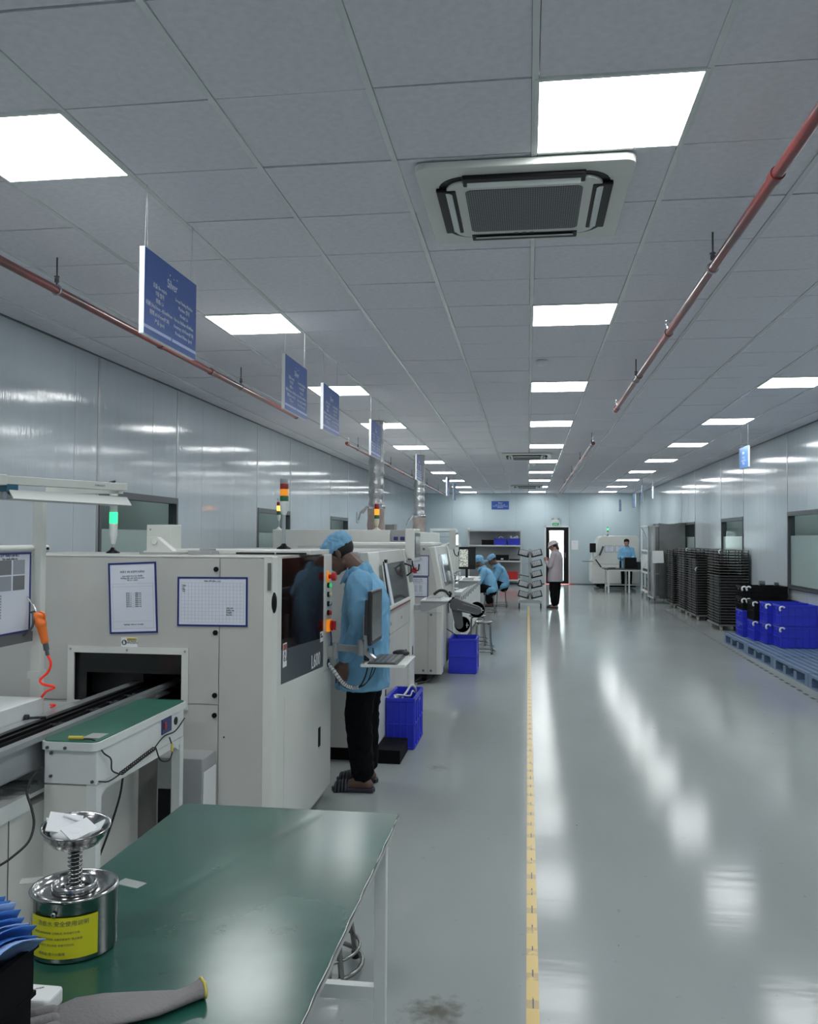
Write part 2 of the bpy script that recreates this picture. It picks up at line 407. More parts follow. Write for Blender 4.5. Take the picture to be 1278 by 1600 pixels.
for j in range(len(ys)-1):
    for i in range(len(xs)-1):
        x0, x1, y0_, y1 = xs[i], xs[i+1], ys[j], ys[j+1]
        if (round(x0, 2), round(y0_, 2)) in lightcells: continue
        z = CZ+.004+random.uniform(0, .0035)
        full = abs(x1-x0-.6) < .01 and abs(y1-y0_-.6) < .01
        if y0_ > 1.8 and ntile < 296:
            if full:
                t = link('ceiling_tile', tm, ceil); t.location = ((x0+x1)/2+random.uniform(-.001, .001), (y0_+y1)/2+random.uniform(-.0015, .0015), z)
                t.rotation_euler = (random.uniform(-.003, .003), random.uniform(-.003, .003), 0)
            else:
                obj('ceiling_tile', MB().box(x0+.013, x1-.013, y0_+.0048, y1-.0048, z, z+.014), 'tile', ceil)
            ntile += 1
        else: rest.box(x0+.013, x1-.013, y0_+.0048, y1-.0048, z, z+.014)
t = obj('far_ceiling_tiles', rest, 'tile', ceil); t['kind'] = 'stuff'
# ceiling lights
rown = ['left', 'middle', 'right']
fm = MB()
for a in ((-.3, .3, -.3, -.285), (-.3, .3, .285, .3), (-.3, -.285, -.285, .285), (.285, .3, -.285, .285)): fm.box(*a, .0, .02)
fme = fm.mesh('light_frame', ['white_paint']); dme = MB().box(-.285, .285, -.285, .285, .002, .012).mesh('diffuser', ['panel_light'])
for c, (a, b_) in enumerate(LX):
    for n in range(-2, 10):
        if n < 0: lab = 'square white ceiling panel lamp of the %s row, %s' % (rown[c], 'overhead behind the viewer' if n == -1 else 'farthest behind the viewer')
        else: lab = 'square white ceiling panel lamp, %s from the front in the %s row' % (ORD[n], rown[c])
        t = thing('ceiling_light', lab, 'ceiling light', ((a+b_)/2, 3.355+3*n, CZ-.004), 'square ceiling panel lamps')
        link('light_frame', fme, t); link('diffuser', dme, t)
# side walls
def side_wall(name, X, s, wins, seams, posts):
    """s=+1: room lies towards +X"""
    d = -s
    back = MB(); zc = CZ+.03
    edges = sorted(set([Y0, YB]+[e for w_ in wins for e in w_]))
    for a, b_ in zip(edges, edges[1:]):
        if (a, b_) in wins:
            back.box(X+d*.02, X+d*.1, a, b_, 0, .9); back.box(X+d*.02, X+d*.1, a, b_, 2.04, zc)
        else: back.box(X+d*.02, X+d*.1, a, b_, 0, zc)
    wall = struct(obj(name, back, 'dark_gap'))
    ys_ = sorted(set([Y0, YB]+seams+posts+[e for w_ in wins for e in w_]))
    g_ = .002
    for a, b_ in zip(ys_, ys_[1:]):
        inw = any(a >= w0-.01 and b_ <= w1+.01 for w0, w1 in wins)
        if inw:
            obj('wall_panel', MB().box(X, X+d*.02, a+g_, b_-g_, .003, .9), 'wall_panel', wall)
            obj('wall_panel', MB().box(X, X+d*.02, a+g_, b_-g_, 2.04, zc-.02), 'wall_panel', wall)
        else: obj('wall_panel', MB().box(X, X+d*.02, a+g_, b_-g_, .003, zc-.02), 'wall_panel', wall)
    for p in posts: obj('cover_strip', MB().box(X+s*.004, X-s*.002, p-.022, p+.022, .003, zc-.03), 'alu', wall)
    return wall
LW = [(7.38, 9.16), (12.04, 13.76), (16.70, 18.35), (21.3, 22.95)]
RW = [(11.97, 13.80), (16.55, 18.35), (21.15, 22.95)]
side_wall('wall_left', XL, 1, LW, [-2.8, -1.6, -.5, .7, 1.8, 3.0, 4.1, 5.2, 5.85, 6.945, 8.505, 9.886, 11.03, 12.9, 14.9, 15.9, 17.5, 19.5, 20.6, 22.1, 24.1, 25.3, 26.4, 27.6, 28.7, 29.9], [7.36, 9.14, 12.02, 13.78, 16.68, 18.37, 21.28, 22.97])
side_wall('wall_right', XR, -1, RW, [-2.8, -1.6, -.5, .7, 1.8, 3.0, 4.2, 5.4, 6.6, 7.8, 9.2, 10.4, 12.9, 15.0, 17.4, 19.4, 20.3, 22.0, 24.1, 25.3, 26.4, 27.6, 28.7, 29.9], [11.95, 13.82, 16.53, 18.37, 21.13, 22.97])
def window(k, X, s, a, b_, side):
    wn = MB(); z0, z1, t_ = .9, 2.04, .045
    x0, x1 = X+s*.012, X-s*.07
    wn.box(x0, x1, a, b_, z1-t_-.02, z1); wn.box(x0, x1, a, b_, z0, z0+t_)
    wn.box(x0, x1, a, a+t_, z0+t_, z1-t_-.02); wn.box(x0, x1, b_-t_, b_, z0+t_, z1-t_-.02)
    o = struct(obj('window_%d' % k, wn, 'dark_alu'))
    o['label'] = 'dark framed window with a frosted lower film, %s in the %s wall' % (ORD[(k-1) if side == 'left' else k-5], side)
    obj('pane', MB().box(X-s*.03, X-s*.034, a+t_, b_-t_, z0+t_, z1-t_-.02), 'glass', o)
    obj('frosted_film', MB().box(X-s*.026, X-s*.028, a+t_, b_-t_, z0+t_, 1.68), 'frosted', o)
    obj('sill', MB().box(X+s*.03, X+s*.0, a-.02, b_+.02, z0-.02, z0), 'dark_alu', o)
for i, w_ in enumerate(LW): window(i+1, XL, 1, *w_, 'left')
for i, w_ in enumerate(RW): window(i+5, XR, -1, *w_, 'right')
# rooms seen through the windows
for nm, x0, x1 in (('wall_corridor_left', XL-2.1, XL-2.0), ('wall_corridor_right', XR+2.0, XR+2.1)):
    mb = MB().box(x0, x1, Y0, YB, 0, 3.2)
    xa, xb = (x1, XL-.1) if x0 < 0 else (XR+.1, x0)
    mb.box(xa, xb, Y0, YB, 3.1, 3.2); mb.box(xa, xb, Y0-.05, Y0, 0, 3.2); mb.box(xa, xb, YB, YB+.05, 0, 3.2)
    struct(obj(nm, mb, 'corridor'))
for sx, nm in ((XL-1.1, 'left'), (XR+1.1, 'right')):
    for n in range(7):
        t = tag(obj('corridor_lamp', MB().box(sx-.15, sx+.15, 6+3.2*n, 7.2+3.2*n, 3.04, 3.095), 'corridor_light'), 'bright ceiling lamp in the side room beyond the %s windows, %s from the front' % (nm, ORD[n]), 'ceiling light', 'lamps of the %s side room' % nm)
# back wall with a door opening
DX0, DX1, DZ = .65, 1.44, 2.03
bk = struct(obj('wall_back', MB().box(XL-.1, DX0-.03, YB+.02, YB+.1, 0, CZ+.03).box(DX1+.03, XR+.1, YB+.02, YB+.1, 0, CZ+.03).box(DX0-.03, DX1+.03, YB+.02, YB+.1, DZ+.03, CZ+.03), 'dark_gap'))
bs = [XL, -2.72, -1.57, -.42, DX0-.03, DX1+.03, 2.65, XR]
for a, b_ in zip(bs, bs[1:]):
    if abs(a-(DX0-.03)) < .01: obj('wall_panel', MB().box(a+.001, b_-.001, YB, YB+.02, DZ+.03, CZ), 'back_panel', bk)
    else: obj('wall_panel', MB().box(a+.0015, b_-.0015, YB, YB+.02, .003, CZ), 'back_panel', bk)
struct(obj('wall_front', MB().box(XL-.1, XR+.1, Y0-.1, Y0, 0, CZ+.03), 'wall_panel'))
struct(obj('baseboard_back', MB().box(XL+.001, DX0-.04, YB-.012, YB, .001, .03).box(DX1+.04, XR-.001, YB-.012, YB, .001, .03), 'dark_alu'))
struct(obj('baseboard_left', MB().box(XL, XL+.012, Y0, YB-.02, .001, .03), 'alu'))
struct(obj('baseboard_right', MB().box(XR-.012, XR, Y0, YB-.02, .001, .03), 'alu'))
d = MB(); f_ = .115
d.box(DX0, DX1, YB-.02, YB+.08, DZ-f_, DZ).box(DX0, DX0+f_, YB-.02, YB+.08, .02, DZ-f_).box(DX1-f_-.05, DX1, YB-.02, YB+.08, .02, DZ-f_).box(DX0+f_, DX1-f_-.05, YB-.02, YB+.08, .02, .12)
door = struct(obj('door_1', d, 'black')); door['label'] = 'black framed glass door in the back wall, bright room beyond'
obj('casing', MB().box(DX1, DX1+.05, YB-.03, YB+.02, 0, DZ+.05).box(DX0-.05, DX0, YB-.03, YB+.02, 0, DZ+.05).box(DX0-.05, DX1+.05, YB-.03, YB+.02, DZ, DZ+.05), 'white_paint', door)
obj('pane', MB().box(DX0+f_, DX1-f_-.05, YB+.025, YB+.031, .12, DZ-f_), 'glass', door)
obj('transom_line', MB().box(DX0+f_, DX1-f_-.05, YB+.02, YB+.024, 1.80, 1.815), 'alu', door)
obj('door_handle', MB().cyl((DX1-.11, YB-.03, .95), (DX1-.11, YB-.03, 1.12), .012, n=8).box(DX1-.125, DX1-.095, YB-.03, YB-.02, .95, .97).box(DX1-.125, DX1-.095, YB-.03, YB-.02, 1.1, 1.12), 'steel', door)
v = MB().box(DX0-.6, DX1+.6, YB+2.9, YB+3.0, 0, 2.7).box(DX0-.7, DX0-.6, YB+.1, YB+3.0, 0, 2.7).box(DX1+.6, DX1+.7, YB+.1, YB+3.0, 0, 2.7).box(DX0-.7, DX1+.7, YB+.1, YB+3.0, 2.7, 2.8)
struct(obj('wall_vestibule', v, 'paper_white'))
tag(obj('vestibule_lamp', MB().box(DX0-.3, DX1+.3, YB+.6, YB+2.6, 2.66, 2.695), 'beyond_light'), 'bright white ceiling lamp in the room beyond the back door', 'ceiling light')
tag(obj('door_mat', MB().box(DX0-.02, DX1+.12, YB-.42, YB-.02, .001, .012), 'red_mat'), 'small red mat on the floor at the back door', 'mat')
# floor tapes
tp = obj('trim_1', MB().box(-.003, .041, Y0, 21.0, .0005, .002), 'tape_yellow'); struct(tp); tp['label'] = 'yellow line tape running down the middle of the floor'
obj('tape_marks', MB().box(.018, .023, Y0, 21.0, .002, .0026), 'tape_mark', tp)
dm = MB()
for k in range(62):
    y = 6.0+.235*k; x = 2.805+(y-6)*.0185; dm.box(x, x+.034, y, y+.10, .0005, .002)
tp = obj('trim_2', dm, 'rubber'); struct(tp); tp['label'] = 'dark dashed line on the floor along the right side'
# ================================================================ UNDER THE CEILING
def rr(cx, cyy, hx, hy, r, n=6):
    ps = []
    for sx, sy, a0 in ((1, -1, -90), (1, 1, 0), (-1, 1, 90), (-1, -1, 180)):
        for k in range(n+1):
            a = math.radians(a0+90*k/n); ps.append((cx+sx*(hx-r)+r*math.cos(a), cyy+sy*(hy-r)+r*math.sin(a)))
    return ps
def aircon(y, lab):
    x = -.02; t = thing('air_conditioner', lab, 'air conditioner', (x, y, CZ), 'cassette air conditioners in the ceiling')
    obj('outer_panel', MB().prism(rr(x, y, .475, .475, .05), 'z', CZ-.035, CZ-.001), 'machine', t, bevel=.006)
    obj('groove', MB().prism(rr(x, y, .385, .385, .13), 'z', CZ-.0375, CZ-.034), 'black', t)
    m_ = MB().prism(rr(x, y, .352, .352, .10), 'z', CZ-.05, CZ-.036)
    ip = obj('inner_panel', m_, 'machine', t, bevel=.005)
    obj('intake_grille', MB().prism(rr(x, y, .265, .265, .03), 'z', CZ-.0525, CZ-.049), 'grille', t)
    for dx, dy in ((0, -1), (0, 1), (1, 0), (-1, 0)):
        c = Vector((x+dx*.352, y+dy*.352, CZ-.043)); n_ = Vector((dx, dy, 0)); s_ = n_.cross(Z_)
        a = math.radians(25); nn = n_*math.cos(a)+Z_*math.sin(a); zz = -n_*math.sin(a)+Z_*math.cos(a)
        o = obj('louver_recess', MB().obox(c+Z_*.0, s_, n_, Z_, .27, .045, .011), 'black', t, bevel=.006)
        obj('louver', MB().obox(c-Z_*.008, s_, nn, zz, .25, .030, .004), 'white_paint', o, bevel=.003)
    for k in range(3): obj('indicator', MB().box(x-.05+.04*k, x-.03+.04*k, y+.30, y+.312, CZ-.053, CZ-.049), 'ink', t)
    return t
ac = aircon(4.15, 'large square ceiling air conditioner nearest the viewer, beside the first middle lamp')
for y, l in ((17.0, 'square ceiling air conditioner halfway down the room, left of the lamps'), (26.9, 'small far ceiling air conditioner near the back wall')): dup(ac, (-.02, y, CZ), label=l)
# sprinkler pipes
def pipe(lab, x, y0_, y1, hangs, heads, joints, grp, open_end=True):
    z = 3.055; t = thing('sprinkler_pipe', lab, 'pipe', (x, y0_, z), grp)
    obj('pipe_run', MB().cyl((x, y0_, z), (x, y1, z), .0245, n=18), 'pipe_red', t)
    for y in joints: obj('coupling', MB().cyl((x, y-.03, z), (x, y+.03, z), .030, n=18), 'pipe_red', t)
    for y in hangs:
        h = obj('hanger', MB().cyl((x, y, z+.02), (x, y, CZ+.01), .005, n=8).cyl((x, y, z+.045), (x, y, z+.068), .013, n=10).cyl((x, y, z+.075), (x, y, z+.082), .016, n=6), 'dark_alu', t)
        obj('clamp', MB().tube([(x+.028*math.cos(a*PI/6), y, z+.028*math.sin(a*PI/6)) for a in range(13)], .006, 6), 'alu', h)
    for y in heads:
        h = obj('sprinkler_head', MB().cyl((x, y, z+.015), (x, y, z+.05), .010, n=10).tube([(x-.010, y, z+.05), (x-.016, y, z+.068), (x-.006, y, z+.085)], .003, 6).tube([(x+.010, y, z+.05), (x+.016, y, z+.068), (x+.006, y, z+.085)], .003, 6).cyl((x, y, z+.085), (x, y, z+.088), .022, n=14), 'steel', t)
        obj('tee', MB().cyl((x, y-.028, z), (x, y+.028, z), .030, n=18).cyl((x, y, z), (x, y, z+.03), .016, n=12), 'pipe_red', t)
    for y in ((y1,) if open_end else ()):
        obj('elbow', MB().caps((x, y-.02, z), .030, (x, y+.01, z), .030).cyl((x, y+.0, z), (x, y+.0, z+.045), .016, n=14), 'pipe_red', t)
pipe('red sprinkler pipe hanging under the ceiling at the left, near length', -2.74, -2, 10.0, [1.9, 4.70, 7.99], [6.16, 3.1], [4.0, 7.2], 'left sprinkler pipes')
pipe('dull red sprinkler pipe under the ceiling, far left length past the second duct', -2.74, 12.9, 29.5, [13.8, 17.2, 20.4, 23.5, 26.5], [13.0, 16.9, 22.6, 28.0], [15, 19, 24], 'left sprinkler pipes')
pipe('red sprinkler pipe hanging under the ceiling at the right, near length', .974, -2, 9.85, [1.7, 4.73, 8.02], [6.20, 9.7], [3.55, 7.8], 'right sprinkler pipes')
pipe('thin sprinkler pipe under the ceiling, far right length towards the back wall', .974, 13.3, 29.9, [13.5, 16.5, 19.6, 23.4], [13.25, 18.5, 22, 27], [15, 20, 25], 'right sprinkler pipes')
# hanging information boards
ROWS_L = ['设备 Bo mạch', 'T线 型号', '规格: L6', '印刷 50x50mm -450x400mm', '精度:±0.01mm(PCB)', '产品 (pcs)']
ROWS_R = ['Screen Printing Machine', 'Machine 型号', 'Model: L6', 'Print size: 50x50mm -450x400mm', 'Accuracy: ±0.01mm(PCB)', 'Product Name (pcs)']
def board(x, y0_, lab, s=1, w_=.62, detail=2, z0=2.542, h=.40, grp='blue information boards hanging over the left machines', x_off=0):
    """s=+1 the printed face looks towards +X"""
    y1 = y0_+w_; t = thing('hanging_sign', lab, 'sign', (x, y0_, z0), grp)
    obj('board', MB().box(x-.012, x+.012, y0_, y1, z0, z0+h), 'sign_edge', t)
    xf = x+s*.0125
    fc = obj('printed_face', MB().box(x+s*.012, x+s*.0132, y0_+.001, y1-.001, z0+.001, z0+h-.001), 'blue_sign', t)
    xf = x+s*.0136
    def YY(a): return y0_+a*w_ if s > 0 else y1-a*w_
    obj('white_band', MB().box(x+s*.0132, x+s*.0138, YY(0), YY(.49), z0+.030, z0+.045).box(x+s*.0132, x+s*.0138, YY(.51), YY(1), z0+.030, z0+.045), 'sign_text', fc)
    ln = MB()
    for k in range(7): ln.box(x+s*.0132, x+s*.0136, YY(.04), YY(.96), z0+.065+.0335*k, z0+.0662+.0335*k)
    ln.box(x+s*.0132, x+s*.0136, YY(.5), YY(.503), z0+.065, z0+.266)
    obj('ruled_lines', ln, 'sign_line', fc)
    xa = Vector((0, s, 0))
    text('logo_lettering', 'Silver', .062, (xf, YY(.5), z0+.283), xa, Z_, 'sign_edge', fc, 'CENTER', sx=.9)
    obj('logo_dots', MB().cyl((xf, YY(.455), z0+.349), (xf+s*.0006, YY(.455), z0+.349), .005, n=8).cyl((xf, YY(.53), z0+.341), (xf+s*.0006, YY(.53), z0+.341), .004, n=8).cyl((xf, YY(.59), z0+.347), (xf+s*.0006, YY(.59), z0+.347), .005, n=8), 'sign_edge', fc)
    if detail:
        for col, rows in ((.27, ROWS_L), (.74, ROWS_R)):
            for k, r_ in enumerate(rows):
                text('row_lettering', r_, .026, (xf, YY(col), z0+.073+.0335*(5-k)), xa, Z_, 'sign_edge', fc, 'CENTER', sx=min(1.0, .285/(max(1, len(r_))*.0140)), res=1)
    wr = MB()
    for a in (.06, .94):
        yy = YY(a); wr.tube([(x, yy-.012, z0+h), (x, yy+.004, CZ)], .0008, 5).tube([(x, yy+.018, z0+h), (x, yy+.006, CZ)], .0008, 5)
    obj('suspension_wire', wr, 'wire', t)
    return t
b1 = board(-1.75, 3.715, 'large blue hanging sign with white logo, nearest the viewer at the left')
for y, l, wd in ((6.03, 'second blue hanging sign from the front, just past the end of the near red pipe', 1), (7.21, 'third blue hanging sign from the front, in front of the third left lamp', 1), (9.5, 'fourth blue hanging sign, in front of the nearer silver duct', 1), (13.5, 'fifth blue hanging sign, in front of the farther silver duct', 1), (18.7, 'grey-looking sixth hanging sign seen nearly edge-on past the ducts', 1), (20.4, 'farthest left hanging sign seen nearly edge-on before the back wall', 1)):
    dup(b1, (-1.75, y, 2.542), label=l)
# right-hand boards (smaller print)
def board2(x, y0_, lab, s, w_, z0, h):
    t = thing('hanging_sign', lab, 'sign', (x, y0_, z0), 'blue information boards hanging along the right side')
    y1 = y0_+w_
    obj('board', MB().box(x-.012, x+.012, y0_, y1, z0, z0+h), 'sign_edge', t)
    fc = obj('printed_face', MB().box(x+s*.012, x+s*.0132, y0_+.001, y1-.001, z0+.001, z0+h-.001), 'sign_light', t)
    xf = x+s*.0136; xa = Vector((0, s, 0)); yc = (y0_+y1)/2
    text('logo_lettering', 'Silver', .06, (xf, yc, z0+h*.66), xa, Z_, 'sign_edge', fc, 'CENTER')
    text('row_lettering', 'Khu vực\nNguyên liệu\n物料区', .046, (xf, yc, z0+h*.46), xa, Z_, 'sign_text', fc, 'CENTER', res=1)
    obj('suspension_wire', MB().cyl((x, y0_+.05, z0+h), (x, y0_+.05, CZ), .0015, n=5).cyl((x, y1-.05, z0+h), (x, y1-.05, CZ), .0015, n=5), 'wire', t)
    return t
board2(3.05, 12.53, 'blue hanging sign nearest at the right, above the black tray stacks', -1, .5, 2.63, .30)
board2(3.05, 21.85, 'narrow hanging sign seen edge-on above the steel cabinet', -1, .12, 2.62, .30)
board2(3.05, 23.76, 'narrow hanging sign seen edge-on high by the right back corner', -1, .12, 2.60, .46)
board2(2.45, 23.32, 'grey-looking hanging sign seen edge-on over the white table', -1, .5, 2.36, .31)
board2(3.05, 25.3, 'far blue hanging sign above the man at the back', -1, .6, 2.54, .38)
# room sign on the back wall
t = thing('wall_sign', 'blue rectangular sign with white text high on the back wall', 'sign', (-.98, YB, 2.67))
obj('plate', MB().box(-1.295, -.67, YB-.015, YB-.002, 2.665, 2.965), 'blue_sign', t)
text('lettering', 'Silver', .075, (-.98, YB-.0165, 2.875), X_, Z_, 'sign_edge', t, 'CENTER')
text('lettering', 'Khu vực sản xuất\nSMT Production Workshop\n贴片车间', .047, (-.98, YB-.0165, 2.815), X_, Z_, 'sign_edge', t, 'CENTER', res=1)
# smoke detectors
for i, (x, y, l) in enumerate(((.13, 7.98, 'round white smoke detector between the second and third middle lamps'), (.12, 18.9, 'small round smoke detector far down the ceiling, middle row'))):
    tag(obj('smoke_detector', MB().lathe((x, y, CZ), [(.055, 0), (.055, -.012), (.045, -.03), (.03, -.042), (0, -.045)], 20), 'white_paint'), l, 'smoke detector', 'smoke detectors')
# exhaust ducts
for x, y, r, l in ((-2.1, 11.9, .105, 'silver corrugated exhaust duct rising to the ceiling, nearer one'), (-2.12, 16.9, .105, 'silver corrugated exhaust duct rising to the ceiling, farther one')):
    t = thing('exhaust_duct', l, 'duct', (x, y, 1.72), 'vertical exhaust ducts')
    random.seed(int(y)); z = 2.02; prof = []
    while z < CZ-.002: prof.append((r*(1+.05*math.sin(z*43)+random.uniform(-.025, .025)), z)); z += .018
    prof.append((r, CZ-.001))
    obj('foil_hose', MB().lathe((x, y, 0), prof, 22), 'galv', t)
    obj('wrapped_sleeve', MB().lathe((x, y, 0), [(r*1.15, 1.725), (r*1.2, 1.8), (r*1.12, 1.9), (r*1.17, 2.0), (r*1.1, 2.06), (r*.9, 2.07)], 22), 'brown_wrap', t)
    obj('hose_band', MB().lathe((x, y, 0), [(r*1.18, 2.02), (r*1.24, 2.03), (r*1.24, 2.06), (r*1.18, 2.07)], 22).box(x-.01, x+.02, y-r*1.5, y-r*1.1, 2.02, 2.07), 'steel', t)
    obj('strap', MB().tube([(x-.1, y-.02, 2.06), (x-.2, y-.05, 1.98), (x-.24, y-.05, 1.86)], .012, 6).tube([(x-.12, y-.05, 2.05), (x-.18, y-.08, 1.95)], .02, 6), 'galv', t)
# ================================================================ MACHINE LINE, LEFT
def at(x, y, Y):
    """the point seen at photo pixel x, y, at distance Y down the room"""
    d = rt2*(x-639)/FPX-up2*(y-800)/FPX+fw
    return Vector((0, 0, EYE))+d*(Y/d.y)
def tower(lab, x, y, z, segs, r, pole, grp='signal towers on the machines', base='black'):
    """segs: (height, material) from the bottom"""
    t = thing('signal_tower', lab, 'signal light', (x, y, z), grp)
    obj('base', MB().lathe((x, y, z), [(r*1.7, 0), (r*1.7, .006), (r*.8, .02), (r*.5, .035), (0, .036)], 18), base, t)
    zz = z+.02
    if pole: obj('pole', MB().cyl((x, y, zz), (x, y, zz+pole), r*.42, n=12), 'alu', t); zz += pole
    for h, mt_, nm in segs:
        if nm == 'housing': obj(nm, MB().lathe((x, y, zz), [(r*.5, 0), (r*.95, h*.45), (r*1.02, h)], 18), mt_, t)
        else:
            mb = MB().lathe((x, y, zz), [(r*.96, 0), (r, .002), (r, h-.002), (r*.96, h)], 18)
            if nm == 'lens':
                for k in range(int(h/.008)): mb.lathe((x, y, zz), [(r, .003+.008*k), (r*1.03, .005+.008*k), (r, .007+.008*k)], 18)
            obj(nm, mb, mt_, t)
        zz += h
    return t
def label_plate(name, x0, x1, y, z0, z1, mt_, parent): return obj(name, MB().box(x0, x1, y-.0015, y, z0, z1), mt_, parent)
def screw(parent, p, n_, r=.006, mt_='steel'):
    obj('screw', MB().cyl(p, Vector(p)+Vector(n_)*.004, r, n=8), mt_, parent)
# ---- machine A : the near printer
XA, YA0, YA1, ZA = -1.22, 4.11, 5.33, 1.51
A = thing('screen_printer', 'large white printing machine nearest the viewer with dark window and L600 lettering', 'machine', (-2.2, 4.7, 0), 'white machines of the production line')
sx0, sx1, sz0, sz1 = -2.262, -1.695, .79, 1.028       # the opening
b = MB().box(-2.95, sx0-.01, YA0+.006, 4.5, .05, ZA).box(sx1+.01, -1.30, YA0+.006, 4.5, .05, ZA).box(sx0-.01, sx1+.01, YA0+.006, 4.5, sz1+.01, ZA).box(sx0-.01, sx1+.01, YA0+.006, 4.5, .05, sz0-.01)
b.box(-2.95, -1.30, 4.5, YA1, .05, ZA)
b.box(-1.30, -1.235, 5.12, YA1, .05, ZA).box(-1.30, -1.235, YA0+.1, 5.12, .05, .80)
obj('body', b, 'machine_dull', A)
obj('opening_lining', MB().box(sx0-.01, sx1+.01, 4.47, 4.5, sz0-.01, sz1+.01).box(sx0-.01, sx0, YA0+.02, 4.47, sz0-.01, sz1+.01).box(sx1, sx1+.01, YA0+.02, 4.47, sz0-.01, sz1+.01).box(sx0, sx1, YA0+.02, 4.47, sz1, sz1+.01).box(sx0, sx1, YA0+.02, 4.47, sz0-.01, sz0), 'black', A)
obj('inner_shelf', MB().box(sx0+.02, sx0+.30, 4.25, 4.45, .80, .93).box(sx0, sx1, 4.3, 4.46, .945, .985), 'dark_plastic', A)
obj('dark_cover', MB().box(sx0, sx1, 4.135, 4.14, .925, sz1).box(sx0, sx0+.05, 4.135, 4.14, sz0, .925), 'screen', A)
# front panels with joints
obj('front_panel', MB().box(-2.95, sx0-.035, YA0-.002, YA0+.006, .79, ZA-.004).box(sx0-.035, sx1+.035, YA0-.002, YA0+.006, sz1+.035, ZA-.004).box(sx1+.035, -1.508, YA0-.002, YA0+.006, .79, ZA-.004), 'machine_dull', A)
obj('front_panel', MB().box(-2.95, -1.508, YA0-.002, YA0+.006, .055, .783), 'machine_dull', A)
obj('front_panel', MB().box(-1.502, -1.282, YA0-.002, YA0+.006, .055, ZA-.004), 'machine_dull', A)
obj('corner_post', MB().prism([(-1.280, YA0-.002), (-1.238, YA0+.004), (-1.220, YA0+.03), (-1.220, YA0+.10), (-1.281, YA0+.10), (-1.281, YA0-.002)], 'z', .05, ZA+.002), 'machine', A)
fr = MB(); fw_ = .034
fr.box(sx0-fw_, sx1+fw_, YA0-.010, YA0-.002, sz1, sz1+fw_).box(sx0-fw_, sx1+fw_, YA0-.010, YA0-.002, sz0-fw_, sz0).box(sx0-fw_, sx0, YA0-.010, YA0-.002, sz0, sz1).box(sx1, sx1+fw_, YA0-.010, YA0-.002, sz0, sz1)
of = obj('opening_frame', fr, 'machine', A)
for px, pz in ((sx0-.018, sz1+.017), (-1.98, sz1+.017), (sx1+.018, sz1+.017), (sx0-.018, sz0-.017), (sx1+.018, sz0-.017)): screw(of, (px, YA0-.010, pz), (0, -1, 0))
for z in (1.452, 1.14, .832, .735): obj('knob', MB().cyl((-1.524, YA0-.002, z), (-1.524, YA0-.010, z), .0125, n=16), 'black', A)
obj('knob', MB().cyl((-1.475, YA0-.002, .63), (-1.475, YA0-.005, .63), .004, n=8), 'black', A)
# strip label and oval grip on the corner
obj('label_strip', MB().box(-1.262, -1.244, YA0-.0045, YA0-.001, 1.35, 1.485), 'tray_edge', A)
g_ = obj('grip', MB().ell((-1.232, YA0+.012, 1.29), (.014, .014, .052)), 'black', A)
# aisle side: lower door, window, control column
obj('side_door', MB().box(XA-.012, XA, YA0+.10, 5.325, .08, .80).add([(XA-.012, YA0+.10, .80), (XA, YA0+.10, .80), (XA-.012, 5.11, .80), (XA, 5.11, .80), (XA-.012, YA0+.10, .875), (XA, YA0+.10, .875), (XA-.012, 5.11, .835), (XA, 5.11, .835)], [(0,1,3,2), (4,6,7,5), (0,4,5,1), (2,3,7,6), (1,5,7,3), (0,2,6,4)]), 'machine', A)
obj('door_handle', MB().box(XA-.001, XA+.004, 5.0, 5.045, .38, .49), 'black', A)
obj('side_cut', MB().box(XA-.006, XA+.001, YA0+.165, YA0+.168, .08, .80), 'machine_dull', A)
obj('control_column', MB().box(XA-.015, XA, 5.115, 5.33, .80, ZA), 'machine', A, bevel=.006)
obj('window_cavity', MB().box(-1.62, -1.60, YA0+.12, 5.10, .86, 1.48), 'cavity', A)
obj('red_grille', MB().box(-1.598, -1.58, 4.65, 5.08, 1.02, 1.42), 'orange_part', A)
for k in range(12): obj('grille_bar', MB().box(-1.579, -1.572, 4.66, 5.07, 1.035+.032*k, 1.045+.032*k), 'cavity', A)
obj('inner_cover', MB().box(-1.58, -1.40, 4.25, 4.55, .9, 1.22), 'orange_part', A)
wv = [(XA-.006, YA0+.10, .878), (XA-.006, 5.11, .838), (XA-.006, 5.11, 1.500), (XA-.006, YA0+.10, 1.505)]
wv2 = [(x+.006, y, z) for x, y, z in wv]
wd = obj('tinted_window', MB().add(wv+wv2, [(3,2,1,0), (4,5,6,7), (0,1,5,4), (1,2,6,5), (2,3,7,6), (3,0,4,7)]), 'tinted', A)
zb = lambda y: .878-(y-4.21)*.0444
lb = MB().add([(XA+.0003, 4.21, zb(4.21)), (XA+.0003, 5.11, zb(5.11)), (XA+.0003, 5.11, zb(5.11)+.17), (XA+.0003, 4.21, zb(4.21)+.17)], [(0, 1, 2, 3)])
obj('grey_band', lb, 'dark_alu', wd)
text('lettering', 'L600', .112, (XA+.0012, 4.82, .862), Y_, Z_, 'sign_edge', wd, sx=.95)
obj('warning_label', MB().box(XA, XA+.0012, 4.24, 4.31, .955, 1.075), 'paper_white', wd)
obj('label_heading', MB().box(XA+.0012, XA+.002, 4.245, 4.305, 1.04, 1.07), 'dull_red', wd)
text('label_print', '⚠ ⊘\n◎ △', .028, (XA+.002, 4.25, 1.012), Y_, Z_, 'ink', wd)
obj('code_label', MB().box(XA, XA+.0012, 5.03, 5.10, .99, 1.05), 'paper_white', wd)
text('label_print', '|||||||\nSN 6012', .016, (XA+.002, 5.033, 1.03), Y_, Z_, 'ink', wd)
